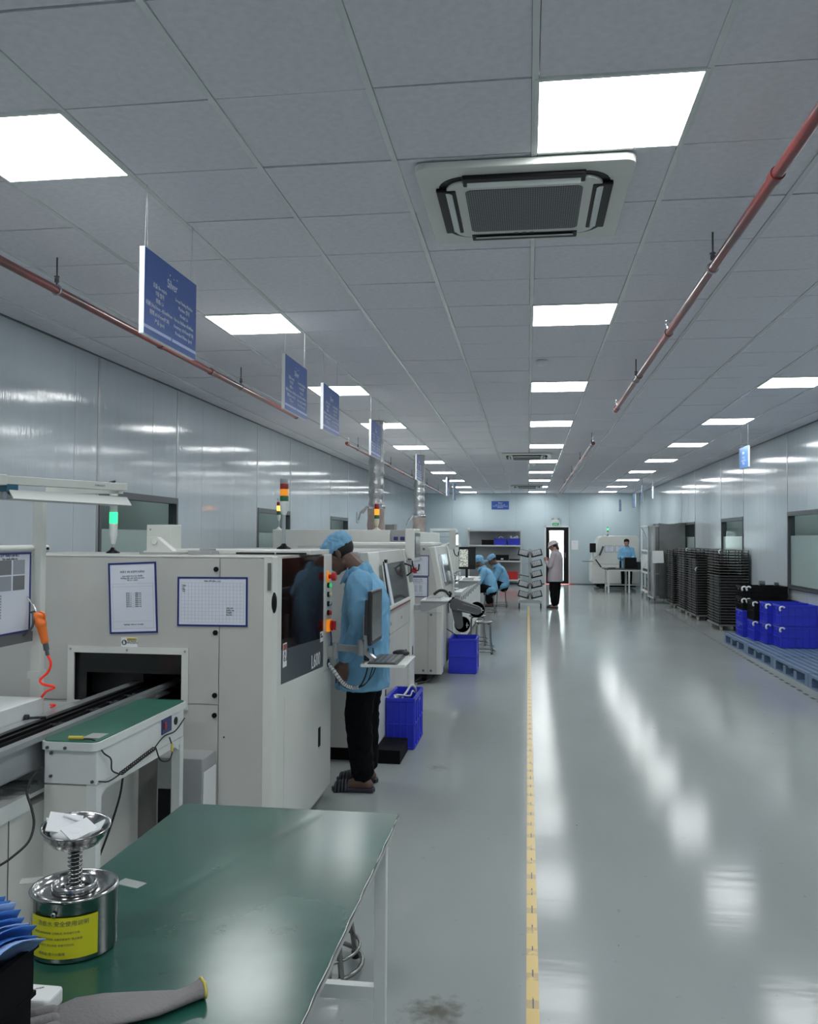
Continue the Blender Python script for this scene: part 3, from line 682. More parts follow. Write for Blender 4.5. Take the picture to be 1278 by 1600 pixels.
def yb_(y, z, r, h, mt_, col='black', nm='button'):
    h1 = obj('button_collar', MB().cyl((XA, y, z), (XA+.012, y, z), r*1.25, n=16), col, A)
    obj(nm, MB().cyl((XA+.012, y, z), (XA+.012+h, y, z), r, n=16), mt_, h1, bevel=.003)
e_ = obj('emergency_disc', MB().cyl((XA, 5.215, 1.372), (XA+.006, 5.215, 1.372), .036, n=20), 'amber', A)
obj('emergency_stop', MB().cyl((XA+.006, 5.215, 1.372), (XA+.025, 5.215, 1.372), .014, n=14).cyl((XA+.025, 5.215, 1.372), (XA+.052, 5.215, 1.372), .026, n=20), 'red', e_, bevel=.004)
for z, mt_ in ((1.318, 'green_button'), (1.262, 'cream'), (1.205, 'steel'), (1.150, 'red')): yb_(5.215, z, .013, .014, mt_)
sw = obj('rotary_switch_plate', MB().box(XA, XA+.022, 5.18, 5.255, 1.035, 1.108), 'amber', A, bevel=.004)
obj('rotary_switch', MB().cyl((XA+.022, 5.218, 1.072), (XA+.034, 5.218, 1.072), .032, n=18).box(XA+.034, XA+.052, 5.206, 5.230, 1.045, 1.099), 'red', sw)
obj('key_cord', MB().tube([(XA+.015, 5.24, 1.04), (XA+.02, 5.24, .99), (XA+.02, 5.24, .95)], .005, 6), 'label_blue', A)
# top lid, hinges and boxes
obj('top_lid', MB().box(-2.15, -1.235, 4.85, 5.32, ZA, ZA+.028), 'machine', A, bevel=.004)
obj('lid_slot', MB().box(-1.68, -1.45, 4.845, 4.852, ZA+.004, ZA+.013).box(-1.44, -1.26, 4.845, 4.852, ZA+.004, ZA+.013), 'black', A)
obj('top_edge', MB().box(-2.95, -1.24, YA0, 4.2, ZA, ZA+.006), 'machine', A)
bx = obj('upright_box', MB().box(-2.30, -2.14, 5.0, 5.15, ZA, 1.685), 'machine', A, bevel=.004)
screw(bx, (-2.275, 5.0, 1.655), (0, -1, 0)); 
hg = MB().box(-2.18, -1.98, 4.70, 4.84, ZA, ZA+.02).prism([(-2.18, ZA+.02), (-2.02, ZA+.02), (-2.05, ZA+.045), (-2.12, ZA+.10), (-2.18, ZA+.10)], 'y', 4.74, 4.80).cyl((-2.13, 4.73, ZA+.075), (-2.13, 4.81, ZA+.075), .018, n=12)
obj('lid_hinge', hg, 'machine', A, bevel=.002)
obj('hinge_foot', MB().box(-2.20, -1.96, 4.69, 4.85, ZA, ZA+.012), 'machine_grey', A)
obj('lid_hinge', MB().box(-1.93, -1.78, 4.74, 4.84, ZA, ZA+.022).box(-1.86, -1.80, 4.74, 4.84, ZA+.022, ZA+.035), 'machine_grey', A, bevel=.002)
obj('floor_foot', MB().cyl((-1.35, 4.25, 0), (-1.35, 4.25, .05), .035, n=14).cyl((-1.35, 5.2, 0), (-1.35, 5.2, .05), .035, n=14).cyl((-2.8, 4.25, 0), (-2.8, 4.25, .05), .035, n=14).cyl((-2.8, 5.2, 0), (-2.8, 5.2, .05), .035, n=14), 'rubber', A)
t_ = obj('transformer_box', MB().box(-1.74, -1.515, 3.93, YA0-.002, .06, .565), 'machine_grey', A, bevel=.004)
obj('box_edge_strip', MB().box(-1.514, -1.510, 3.94, 4.10, .06, .50), 'paper_white', t_)
obj('box_vent', MB().box(-1.73, -1.67, 3.925, 3.93, .1, .42), 'black', t_)
# documents fixed on the machine front
def doc(name, lab, x0, x1, y, z0, z1, tilt, parent=None, port=True, lines=16, heading='MÁY IN KEM HÀN', grid=False, fm_='frame_blue', cat='document', grp='framed documents on the machines'):
    w_, h = x1-x0, z1-z0; t = thing(name, lab, cat, ((x0+x1)/2, y, z0), grp)
    b = .009
    obj('frame', MB().box(x0, x1, y-.004, y-.0005, z0, z0+b).box(x0, x1, y-.004, y-.0005, z1-b, z1).box(x0, x0+b, y-.004, y-.0005, z0+b, z1-b).box(x1-b, x1, y-.004, y-.0005, z0+b, z1-b), fm_, t)
    obj('sheet', MB().box(x0+b, x1-b, y-.0025, y-.0005, z0+b, z1-b), 'paper', t)
    yy = y-.0028
    if grid:
        g2 = MB()
        for k in range(19): g2.box(x0+.02+(w_-.04)*k/18, x0+.0206+(w_-.04)*k/18, yy, y-.0025, z0+.02, z1-.03)
        for k in range(12): g2.box(x0+.02, x1-.02, yy, y-.0025, z0+.02+(h-.05)*k/11, z0+.0206+(h-.05)*k/11)
        obj('printed_grid', g2, 'ink_light', t)
        text('lettering', 'Biểu đồ kiểm soát', .011, (x0+w_*.5, yy-.0003, z1-.024), X_, Z_, 'ink', t, 'CENTER', res=1)
        text('lettering', 'Ngày\nCa\nMáy\nTên', .010, (x0+.024, yy-.0003, z1-.045), X_, Z_, 'ink', t, res=1)
        text('lettering', 'Ghi chú\nKiểm tra\nDuyệt\nKý tên', .011, (x0+w_*.70, yy-.0003, z0+h*.36), X_, Z_, 'ink', t, res=1)
    else:
        text('lettering', heading, .016 if w_ > .2 else .012, (x0+w_*.5, yy, z1-.05*h/.34), X_, Z_, 'ink', t, 'CENTER', res=1)
        text('lettering', 'Quy trình thao tác chuẩn\nHướng dẫn vận hành an toàn\nSố: 01 / 2023', .0105, (x0+w_*.5, yy, z1-.068*h/.34), X_, Z_, 'ink', t, 'CENTER', res=1)
        text('lettering', '\n'.join(['Bước %d  ....  kiểm tra' % (k+1) for k in range(8)]), .0095, (x0+w_*.36, yy, z1-.15*h/.34), X_, Z_, 'ink', t, res=1)
        g2 = MB(); 
        for zz in (.30, .34): g2.box(x0+.02, x1-.02, yy, y-.0025, z1-h*zz, z1-h*zz+.0008)
        for zz in (.07, .17): g2.box(x0+.02, x1-.02, yy, y-.0025, z0+h*zz, z0+h*zz+.0008)
        g2.box(x0+.02, x0+.0208, yy, y-.0025, z0+h*.07, z1-h*.3).box(x1-.0208, x1-.02, yy, y-.0025, z0+h*.07, z1-h*.3)
        obj('ruled_lines', g2, 'ink_light', t)
        text('lettering', 'Người lập   Kiểm tra   Phê duyệt', .0075, (x0+w_*.5, yy, z0+h*.12), X_, Z_, 'ink', t, 'CENTER', res=1)
    t.rotation_euler = (0, math.radians(tilt), 0)
    return t
doc('framed_notice', 'upright blue-framed notice taped slightly tilted on the near machine, left of the wider chart', -2.075, -1.822, YA0-.002, 1.128, 1.482, -2.5)
doc('framed_chart', 'wide blue-framed control chart sheet on the near machine front', -1.722, -1.361, YA0-.002, 1.170, 1.414, -.3, grid=True)
t = thing('warning_sticker', 'small white and yellow hand warning sticker above the machine opening', 'sticker', (-1.97, YA0-.002, 1.06))
obj('sticker_sheet', MB().box(-2.015, -1.93, YA0-.0032, YA0-.002, 1.058, 1.107), 'paper_white', t)
obj('heading_bar', MB().box(-1.985, -1.932, YA0-.0038, YA0-.0032, 1.092, 1.105), 'warn_yellow', t)
obj('hand_symbol', MB().cyl((-1.999, YA0-.0032, 1.082), (-1.999, YA0-.004, 1.082), .0135, n=18), 'ink', t)
obj('hand_figure', MB().box(-2.004, -1.994, YA0-.0046, YA0-.004, 1.074, 1.083).box(-2.004, -2.002, YA0-.0046, YA0-.004, 1.083, 1.090).box(-2.001, -1.999, YA0-.0046, YA0-.004, 1.083, 1.092).box(-1.998, -1.996, YA0-.0046, YA0-.004, 1.083, 1.090), 'paper_white', t)
text('lettering', 'CẢNH BÁO\nCẩn thận tay\nKhông chạm vào', .0085, (-1.983, YA0-.004, 1.095), X_, Z_, 'ink', t, res=1)
# signal towers
tower('tall signal tower with red, amber and green lenses standing on the near machine', -1.52, 5.28, ZA+.028, [(.075, 'white_paint', 'housing'), (.010, 'paper_white', 'lens_ring'), (.035, 'lens_green', 'lens'), (.042, 'amber', 'lens'), (.034, 'lens_red', 'lens'), (.030, 'machine_grey', 'cap')], .0265, .195)
tower('signal tower glowing green on the left of the near machine, under the tube lamp', -2.49, 4.95, ZA, [(.125, 'white_paint', 'housing'), (.068, 'green_lit', 'lens'), (.055, 'lens_clear', 'lens'), (.045, 'lens_clear', 'lens'), (.012, 'white_paint', 'cap')], .024, .035)
# monitor arm, monitor, keyboard of machine A
t = thing('monitor_stand', 'grey jointed arm clamped to the near machine carrying monitor and keyboard tray', 'bracket', (XA, 5.25, .93))
V0 = Vector
obj('clamp', MB().box(XA, XA+.04, 5.22, 5.30, .875, .945), 'machine_grey', t, bevel=.004)
obj('clamp', MB().cyl((XA+.045, 5.235, .87), (XA+.045, 5.235, .965), .02, n=14), 'alu', t)
obj('arm_link', MB().obox(V0((-1.09, 5.205, .935)), V0((.16, -.07, 0)).normalized(), V0((.07, .16, 0)).normalized(), Z_, .10, .012, .021), 'alu', t, bevel=.004)
obj('arm_joint', MB().cyl((-1.0, 5.17, .90), (-1.0, 5.17, .995), .024, n=14), 'alu', t)
obj('arm_link', MB().obox(Vector((-.955, 5.18, .905)), Vector((.80, -.1, -.6)).normalized(), Vector((.1, 1, 0)).normalized(), Vector((.6, 0, .8)).normalized(), .085, .02, .012), 'alu', t)
obj('monitor_post', MB().box(-.985, -.962, 5.16, 5.19, .93, 1.14), 'alu', t)
t = thing('monitor', 'black flat monitor turned edge-on beside the standing worker', 'monitor', (-.96, 5.2, .95))
obj('housing', MB().box(-.934, -.911, 5.03, 5.40, .975, 1.295), 'dark_plastic', t, bevel=.005)
obj('rear_cover', MB().prism([(5.08, 1.03), (5.35, 1.03), (5.32, 1.24), (5.11, 1.24)], 'x', -.966, -.932), 'dark_plastic', t, bevel=.006)
obj('screen_glass', MB().box(-.912, -.9095, 5.048, 5.382, 1.0, 1.278), 'screen', t)
text('maker_mark', 'Iq', .016, (-.909, 5.33, .981), Y_, Z_, 'grey_plastic', t)
t = thing('keyboard_tray', 'thin white metal tray holding the black keyboard beside the worker', 'tray', (-.82, 5.2, .835))
obj('tray_plate', MB().box(-.965, -.705, 4.98, 5.46, .859, .864).box(-.965, -.705, 4.98, 4.984, .864, .875), 'white_paint', t)
obj('tray_bracket', MB().box(-.99, -.94, 5.15, 5.25, .83, .859), 'alu', t)
t = thing('keyboard', 'black computer keyboard lying on the white tray by the worker', 'keyboard', (-.84, 5.2, .864))
obj('key_base', MB().box(-.93, -.76, 5.0, 5.38, .864, .878), 'dark_plastic', t, bevel=.003)
kb = MB()
for i in range(5):
    for j in range(14): kb.box(-.92+.031*i, -.894+.031*i, 5.010+.026*j, 5.033+.026*j, .878, .885)
kk = obj('keys', kb, 'grey_plastic', t); kk['kind'] = 'stuff'
t = thing('computer_mouse', 'black computer mouse at the far end of the keyboard tray', 'mouse', (-.77, 5.44, .864))
obj('shell', MB().ell((-.79, 5.42, .8865), (.055, .033, .022)), 'dark_plastic', t); obj('scroll_wheel', MB().cyl((-.76, 5.416, .905), (-.76, 5.424, .905), .006, n=8), 'grey_plastic', t)
t = thing('cable_hose', 'white spiral-wrapped cable hose hanging from the near machine past the worker', 'cable', (XA, 5.25, .84))
pts = [(XA, 5.24, .835), (-1.175, 5.22, .79), (-1.13, 5.21, .735), (-1.09, 5.20, .707), (-1.05, 5.2, .697), (-1.02, 5.2, .702)]
obj('hose', MB().tube(pts, .012, 10, 5), 'white_paint', t)
P = [Vector(p) for p in pts]; hb = MB()
for k in range(17):
    f = k/17*(len(P)-1); i = int(f); q = P[i].lerp(P[i+1], f-i); d_ = (P[i+1]-P[i]).normalized(); hb.cyl(q-d_*.0018, q+d_*.0018, .0131, n=10)
obj('wrap_gap', hb, 'ink', t)
obj('hole_grommet', MB().cyl((XA-.002, 5.24, .838), (XA+.004, 5.24, .838), .026, n=14), 'black', t)
obj('loose_cable', MB().tube([(XA+.01, 5.25, .825), (-1.16, 5.24, .74), (-1.10, 5.23, .69), (-1.03, 5.21, .695), (-.99, 5.2, .74), (-.965, 5.2, .82), (-.962, 5.2, .94)], .005, 6, 4).tube([(-1.02, 5.2, .70), (-.97, 5.21, .73), (-.945, 5.22, .79), (-.93, 5.22, .86), (-.935, 5.22, .94)], .0035, 6, 4).tube([(-1.03, 5.2, .695), (-.98, 5.18, .72), (-.93, 5.17, .78), (-.91, 5.17, .828)], .003, 6, 4), 'rubber', t)
obj('connector', MB().box(-.985, -.955, 5.185, 5.21, .865, .91), 'rubber', t)

# ---- machine B
def profile_machine(name, lab, x1, y0_, y1, bottom, top, x0, grp, hood=(1.06, .06)):
    t = thing(name, lab, 'machine', ((x0+x1)/2, (y0_+y1)/2, 0), grp)
    hz, dx = hood
    obj('body', MB().box(x0, x1-.05, y0_+.004, y1-.004, bottom, hz), 'machine_grey', t)
    obj('hood', MB().prism([(x0, hz), (x1-.05, hz), (x1-.05-dx, top-.03), (x1-.09-dx, top), (x0, top)], 'y', y0_+.03, y1-.03), 'machine_grey', t)
    pr = [(x1, bottom), (x1, hz), (x1-dx, top-.04), (x1-dx-.035, top), (x0, top), (x0, bottom)]
    obj('front_panel', MB().prism([(x1-.061, bottom), (x1-.061, hz), (x1-dx-.061, top-.03), (x1-dx-.08, top), (x0, top), (x0, bottom)], 'y', y0_, y0_+.03), 'machine_dull', t)
    return t
B = profile_machine('placement_machine', 'large white placement machine behind the standing worker with a clear slanted hood', -1.08, 6.15, 8.30, .10, 1.51, -2.75, 'white machines of the production line')
xb = -1.08
def side_piece(nm, a, b_, z0, z1, mt_, parent, off=0, bev=.004, th=.06, hz=1.06, dx=.06, top=1.51, xr=xb):
    """a plate on the aisle side that follows the bent profile"""
    def X(z): return xr+off-(0 if z <= hz else (z-hz)/(top-.04-hz)*dx)
    zs = [z0]+([hz] if z0 < hz < z1 else [])+[z1]
    prof = [(X(z), z) for z in zs]+[(X(z)-th, z) for z in reversed(zs)]
    return obj(nm, MB().prism(prof, 'y', a, b_), mt_, parent, bevel=bev)
side_piece('corner_column', 6.15, 6.62, .10, 1.505, 'machine', B)
side_piece('corner_column', 7.98, 8.30, .10, 1.505, 'machine', B)
side_piece('side_cover', 6.625, 7.975, .12, .83, 'machine_dull', B, off=-.02)
side_piece('side_cover', 6.625, 7.975, .835, 1.04, 'machine_dull', B, off=-.015)
side_piece('hood_rail', 6.625, 7.975, 1.40, 1.505, 'machine_dull', B, off=-.004)
side_piece('hood_frame', 6.64, 6.69, 1.07, 1.40, 'machine', B, off=.008, th=.02)
side_piece('hood_frame', 7.90, 7.97, 1.05, 1.505, 'machine', B, off=.012, th=.03)
side_piece('hood_frame', 6.64, 7.95, 1.045, 1.075, 'machine', B, off=.01, th=.03)
side_piece('clear_hood', 6.69, 7.90, 1.075, 1.40, 'hood_glass', B, off=.002, th=.005, bev=0)
obj('red_rail', MB().box(xb, xb+.006, 6.65, 7.95, 1.03, 1.038), 'dull_red', B)
obj('inner_mechanism', MB().box(-1.45, -1.25, 6.9, 7.5, .98, 1.2).box(-1.35, -1.2, 6.8, 7.9, 1.07, 1.10).cyl((-1.25, 7.2, 1.1), (-1.25, 7.2, 1.3), .04).box(-1.5, -1.22, 7.6, 7.8, 1.07, 1.25), 'dark_plastic', B, bevel=.01)
obj('inner_panel', MB().box(-1.58, -1.56, 6.65, 7.97, 1.06, 1.47), 'machine_dull', B)
obj('hood_handle', MB().tube([(xb-.03, 7.80, 1.38), (xb+.03, 7.80, 1.36), (xb+.03, 7.80, 1.30), (xb-.01, 7.80, 1.27)], .008, 8), 'rubber', B)
for y, z in ((6.56, .58), (6.56, .575), (8.15, .55)): obj('side_latch', MB().box(xb-.001, xb+.004, y-.02, y+.02, z-.04, z+.04), 'black', B)
obj('side_latch', MB().box(xb-.001, xb+.004, 6.57, 6.60, .40, .45), 'black', B)
for y, z in ((6.9, .92), (7.5, .92)): obj('lock', MB().cyl((xb-.016, y, z), (xb-.008, y, z), .014, n=12), 'steel', B)
obj('keyhole_strip', MB().box(xb, xb+.004, 6.25, 6.30, .98, 1.10), 'alu', B)
obj('emergency_stop', MB().cyl((xb-.03, 8.05, 1.31), (xb+.02, 8.05, 1.31), .02).cyl((xb+.02, 8.05, 1.31), (xb+.05, 8.05, 1.31), .028), 'red', B)
obj('control_plate', MB().box(xb-.03, xb+.006, 8.0, 8.12, 1.20, 1.42), 'machine_grey', B)
obj('skid', MB().box(-2.7, -1.16, 6.20, 8.2, .0, .10), 'black_matte', B)
tag(obj('black_ramp', MB().prism([(-1.14, 0), (-.90, 0), (-.90, .095), (-1.14, .098)], 'y', 6.14, 6.54), 'black_matte'), 'low black box on the floor at the foot of the second machine', 'box')
# clipboard hung on the hood
t = thing('clipboard', 'black clipboard with long white sheets hanging on the second machine hood', 'clipboard', (-1.05, 6.62, 1.42))
cb = Vector((-.03, .0, -.30)).normalized()
obj('board', MB().add([(-1.085, 6.50, 1.43), (-1.085, 6.62, 1.43), (-1.035, 6.62, 1.10), (-1.035, 6.50, 1.10), (-1.093, 6.50, 1.43), (-1.093, 6.62, 1.43), (-1.043, 6.62, 1.10), (-1.043, 6.50, 1.10)], [(3,2,1,0), (4,5,6,7), (0,1,5,4), (1,2,6,5), (2,3,7,6), (3,0,4,7)]), 'black', t)
obj('paper_sheets', MB().add([(-1.083, 6.515, 1.425), (-1.083, 6.615, 1.425), (-1.020, 6.615, 1.10), (-1.020, 6.515, 1.10), (-1.088, 6.515, 1.425), (-1.088, 6.615, 1.425), (-1.032, 6.615, 1.10), (-1.032, 6.515, 1.10)], [(3,2,1,0), (4,5,6,7), (0,1,5,4), (1,2,6,5), (2,3,7,6), (3,0,4,7)]), 'paper', t)
obj('clip', MB().box(-1.09, -1.07, 6.54, 6.59, 1.42, 1.445), 'black', t)
# monitors on arms + keyboard shelves for B and C
def side_screen(lab, x, y, z0, z1, lit, parent=None):
    t = thing('control_screen', lab, 'monitor', (x, y, z0), 'upright control screens of the line')
    obj('housing', MB().box(x-.06, x+.03, y-.05, y+.36, z0, z1), 'machine', t, bevel=.008)
    s_ = obj('screen_bezel', MB().box(x+.03, x+.034, y-.03, y+.34, z0+.03, z1-.04), 'grey_plastic', t)
    obj('screen_image', MB().box(x+.034, x+.036, y-.01, y+.32, z0+.06, z1-.07), 'led_screen' if lit else 'screen', s_)
    obj('support_arm', MB().tube([(x-.03, y+.2, z0+.1), (x-.10, y+.1, z0+.06), (x-.17, y-.75 if lit else y+.1, z0+.03), (x-.19, y-.8 if lit else y+.1, z0-.02 if lit else z0+.11)], .02, 8), 'machine', t)
    obj('cable_loop', MB().tube([(x, y-.02, z0), (x+.02, y-.03, z0-.07), (x+.06, y-.03, z0-.09), (x+.07, y-.03, z0-.03)], .007, 6, 3), 'rubber', t)
    return t
side_screen('white control screen on an arm above the second machine hood', -1.075, 8.05, 1.40, 1.70, False)
side_screen('slim white control screen with a brightly lit face beyond the third machine', -1.01, 11.9, 1.46, 1.73, True)
def shelf_kb(lab, x, y, z):
    t = thing('keyboard_shelf', lab, 'shelf', (x, y, z), 'fold-out keyboard shelves')
    obj('shelf_plate', MB().box(x, x+.27, y, y+.46, z, z+.012), 'white_paint', t, bevel=.003)
    obj('wall_mount', MB().box(x-.058, x, y-.10, y+.10, z-.08, z-.03), 'machine_grey', t)
    obj('shelf_bracket', MB().prism([(x, z-.10), (x+.05, z-.10), (x+.25, z-.02), (x+.26, z), (x, z)], 'y', y+.02, y+.06), 'machine_grey', t)
    obj('shelf_bracket', MB().prism([(x, z-.10), (x+.05, z-.10), (x+.25, z-.02), (x+.26, z), (x, z)], 'y', y+.38, y+.42), 'machine_grey', t)
    k_ = thing('keyboard', lab.replace('white fold-out shelf', 'pale keyboard on the shelf'), 'keyboard', (x, y, z+.012), 'keyboards on fold-out shelves')
    obj('key_base', MB().box(x+.05, x+.2, y+.03, y+.40, z+.012, z+.028), 'white_paint', k_, bevel=.003)
    kb = MB()
    for i in range(5):
        for j in range(14): kb.box(x+.056+.028*i, x+.08+.028*i, y+.04+.025*j, y+.062+.025*j, z+.028, z+.034)
    obj('keys', kb, 'machine_grey', k_)['kind'] = 'stuff'
shelf_kb('white fold-out shelf on the second machine', -1.03, 8.32, 1.00)
tag(obj('cable_curl', MB().tube([(-.93, 8.66, 1.05), (-.88, 8.70, 1.085), (-.82, 8.68, 1.08), (-.78, 8.64, 1.045)], .014, 8, 4), 'rubber'), 'black curled cable lying on the keyboard shelf of the second machine', 'cable')
shelf_kb('white fold-out shelf beyond the third machine', -.90, 11.35, 1.05)
# cables on B
tag(obj('cable_loop', MB().tube([(-1.07, 6.50, 1.02), (-1.05, 6.48, .96), (-1.06, 6.46, .90), (-1.035, 6.47, .84), (-1.05, 6.47, .79), (-1.06, 6.5, .82), (-1.04, 6.5, .88), (-1.055, 6.5, .95), (-1.075, 6.5, 1.0)], .006, 6, 4), 'rubber'), 'black looped cable hanging on the second machine column', 'cable')

# ---- machine C
xc = -.945
Cm = profile_machine('placement_machine', 'white placement machine third in the line with two framed sheets on its front', xc, 9.60, 11.30, .10, 1.52, -2.6, 'white machines of the production line', hood=(1.06, .08))
kw = dict(hz=1.06, dx=.08, top=1.52, xr=xc)
side_piece('corner_column', 9.60, 9.80, .10, 1.515, 'machine', Cm, **kw)
side_piece('corner_column', 11.1, 11.30, .10, 1.515, 'machine', Cm, **kw)
side_piece('side_cover', 9.805, 11.095, .12, 1.04, 'machine_dull', Cm, off=-.02, **kw)
side_piece('hood_rail', 9.805, 11.095, 1.42, 1.515, 'machine_dull', Cm, **kw)
side_piece('hood_frame', 9.82, 9.88, 1.06, 1.42, 'machine', Cm, off=.008, th=.02, **kw)
side_piece('hood_frame', 10.98, 11.08, 1.06, 1.515, 'machine', Cm, off=.014, th=.03, **kw)
side_piece('clear_hood', 9.88, 10.98, 1.08, 1.42, 'hood_glass', Cm, off=.002, th=.005, bev=0, **kw)
obj('front_joint', MB().box(-1.10, -1.097, 9.597, 9.602, .10, 1.15).box(-2.6, xc-.014, 9.597, 9.602, .78, .783), 'ink_light', Cm)
for x, z in ((-1.065, .86), (-1.065, .76), (-1.065, .14), (-1.15, .14), (-1.15, 1.49)): obj('knob', MB().cyl((x, 9.60, z), (x, 9.592, z), .014, n=12), 'grey_plastic', Cm)
obj('inner_mechanism', MB().box(-1.3, -1.1, 10.0, 10.9, 1.0, 1.25), 'dark_plastic', Cm, bevel=.01)
obj('roof_cover', MB().box(-2.2, -1.10, 9.9, 11.1, 1.52, 1.56), 'machine', Cm, bevel=.01)
cs = MB()
for x in (-1.15, -1.6, -2.4):
    for y in (9.75, 11.15): cs.cyl((x-.02, y, .045), (x+.02, y, .045), .045).box(x-.03, x+.03, y-.03, y+.03, .05, .10)
obj('caster', cs, 'black', Cm)
obj('floor_cables', MB().tube([(-1.2, 9.5, .01), (-1.1, 9.55, .03), (-1.05, 9.7, .06), (-1.0, 9.8, .10)], .012, 6, 3).tube([(-1.3, 9.55, .01), (-1.2, 9.62, .04), (-1.12, 9.8, .10)], .010, 6, 3), 'rubber', Cm)
doc('framed_notice', 'white sheet in a dark blue frame, upper one on the third machine', -1.36, -1.09, 9.60, 1.185, 1.42, 0, heading='THÔNG BÁO', lines=4)
doc('framed_notice', 'white sheet in a dark blue frame, lower one on the third machine', -1.33, -1.10, 9.60, .955, 1.18, 0, heading='HƯỚNG DẪN', lines=4)
# notebook-like panel leaning inside hood of C
tag(obj('document_holder', MB().add([(-.99, 9.87, 1.42), (-.99, 10.0, 1.42), (-.935, 10.05, 1.11), (-.935, 9.92, 1.11), (-1.0, 9.87, 1.42), (-1.0, 10.0, 1.42), (-.945, 10.05, 1.11), (-.945, 9.92, 1.11)], [(3,2,1,0), (4,5,6,7), (0,1,5,4), (1,2,6,5), (2,3,7,6), (3,0,4,7)]), 'paper'), 'narrow white sheet fixed on the slanted hood of the third machine', 'document')
# ---- second line: tall oven with its control box and tower
O = thing('reflow_oven', 'tall plain white oven housing behind the standing worker, ducts rising from it', 'machine', (-2.5, 13, 0))
obj('housing', MB().box(-3.43, -1.82, 11.36, 18.0, .1, 1.72), 'machine', O, bevel=.01)
obj('joint', MB().box(-2.46, -2.455, 11.354, 11.36, .1, 1.71), 'machine_dull', O)
obj('plinth', MB().box(-3.35, -1.95, 11.5, 17.9, 0, .1), 'black_matte', O)
obj('control_box', MB().box(-1.82, -1.60, 11.45, 11.95, 1.30, 1.72), 'machine_grey', O, bevel=.005)
obj('box_label', MB().box(-1.78, -1.72, 11.446, 11.45, 1.58, 1.63).box(-1.69, -1.63, 11.446, 11.45, 1.58, 1.63), 'label_blue', O)
obj('meter', MB().box(-1.78, -1.71, 11.44, 11.45, 1.38, 1.46).box(-1.68, -1.62, 11.44, 11.45, 1.38, 1.46), 'dark_plastic', O)
tower('signal tower with amber lens on a cream housing, in front of the nearer duct', -2.01, 11.45, 1.72, [(.10, 'cream', 'housing'), (.05, 'lens_green', 'lens'), (.08, 'amber_lit', 'lens'), (.07, 'lens_red', 'lens'), (.02, 'off_white', 'cap')], .033, .03, base='cream')
tower('small signal tower glowing amber, left of the tall tower', at(435.5, 800, 11.45).x, 11.45, 1.72, [(.08, 'white_paint', 'housing'), (.055, 'lens_green', 'lens'), (.07, 'amber_hot', 'lens'), (.05, 'lens_red', 'lens'), (.05, 'paper_white', 'cap')], .026, .10, base='white_paint')
# wall switch and dark box near the first duct
tag(obj('wall_socket', MB().box(XL+.001, XL+.012, 19.3, 19.55, 1.95, 2.2), 'alu'), 'small square wall plate on the left wall beyond the nearer duct', 'switch')
tag(obj('equipment_box', MB().box(-2.07, -1.94, 12.5, 12.8, 1.72, 1.81), 'grey_plastic'), 'dark grey box on top of the oven right of the nearer duct', 'box')
# ---- inspection machine far left
t = thing('inspection_machine', 'white framed machine before the back wall, left of the shelves', 'machine', (-1.95, 20, 0))
obj('housing', MB().box(-2.35, -1.61, 19.6, 21.0, 0, 1.50), 'machine', t, bevel=.01)
obj('upper_frame', MB().box(-2.20, -1.60, 19.55, 19.6, 1.78, 1.84).box(-2.20, -2.14, 19.55, 19.6, 1.50, 1.78).box(-1.66, -1.60, 19.55, 19.6, 1.50, 1.78), 'white_paint', t)
obj('upper_panel', MB().box(-2.14, -1.66, 19.57, 19.58, 1.50, 1.78), 'back_panel', t)
obj('grab_handle', MB().tube([(-2.02, 19.56, 1.60), (-2.02, 19.5, 1.60), (-2.02, 19.5, 1.65), (-1.74, 19.5, 1.65), (-1.74, 19.5, 1.60), (-1.74, 19.56, 1.60)], .01, 6), 'machine_grey', t)
obj('slanted_cover', MB().prism([(19.65, 1.5), (20.6, 1.5), (20.4, 1.62), (19.8, 1.62)], 'x', -2.1, -1.65), 'machine', t)
# ---- bench with slots (long conveyor cabinet)
t = thing('slotted_bench', 'long white metal bench with a row of dark slots along its side', 'bench', (-1.5, 15, 0))
obj('carcass', MB().box(-1.74, -.955, 12.35, 17.45, .08, .80), 'white_paint', t)
obj('top_plate', MB().box(-1.76, -.935, 12.3, 17.5, .80, .85), 'white_paint', t, bevel=.004)
obj('top_lip', MB().box(-.945, -.93, 12.3, 17.5, .838, .842), 'ink_light', t)
for k in range(12): obj('side_panel', MB().box(-.955, -.945, 12.36+.425*k, 12.775+.425*k, .09, .795), 'white_paint', t)
for k in range(15): obj('slot', MB().box(-.946, -.942, 12.5+.335*k, 12.62+.335*k, .69+(.015 if k % 2 else 0), .77), 'black', t)
obj('plinth', MB().box(-1.7, -1.05, 12.45, 17.4, 0, .08), 'black_matte', t)
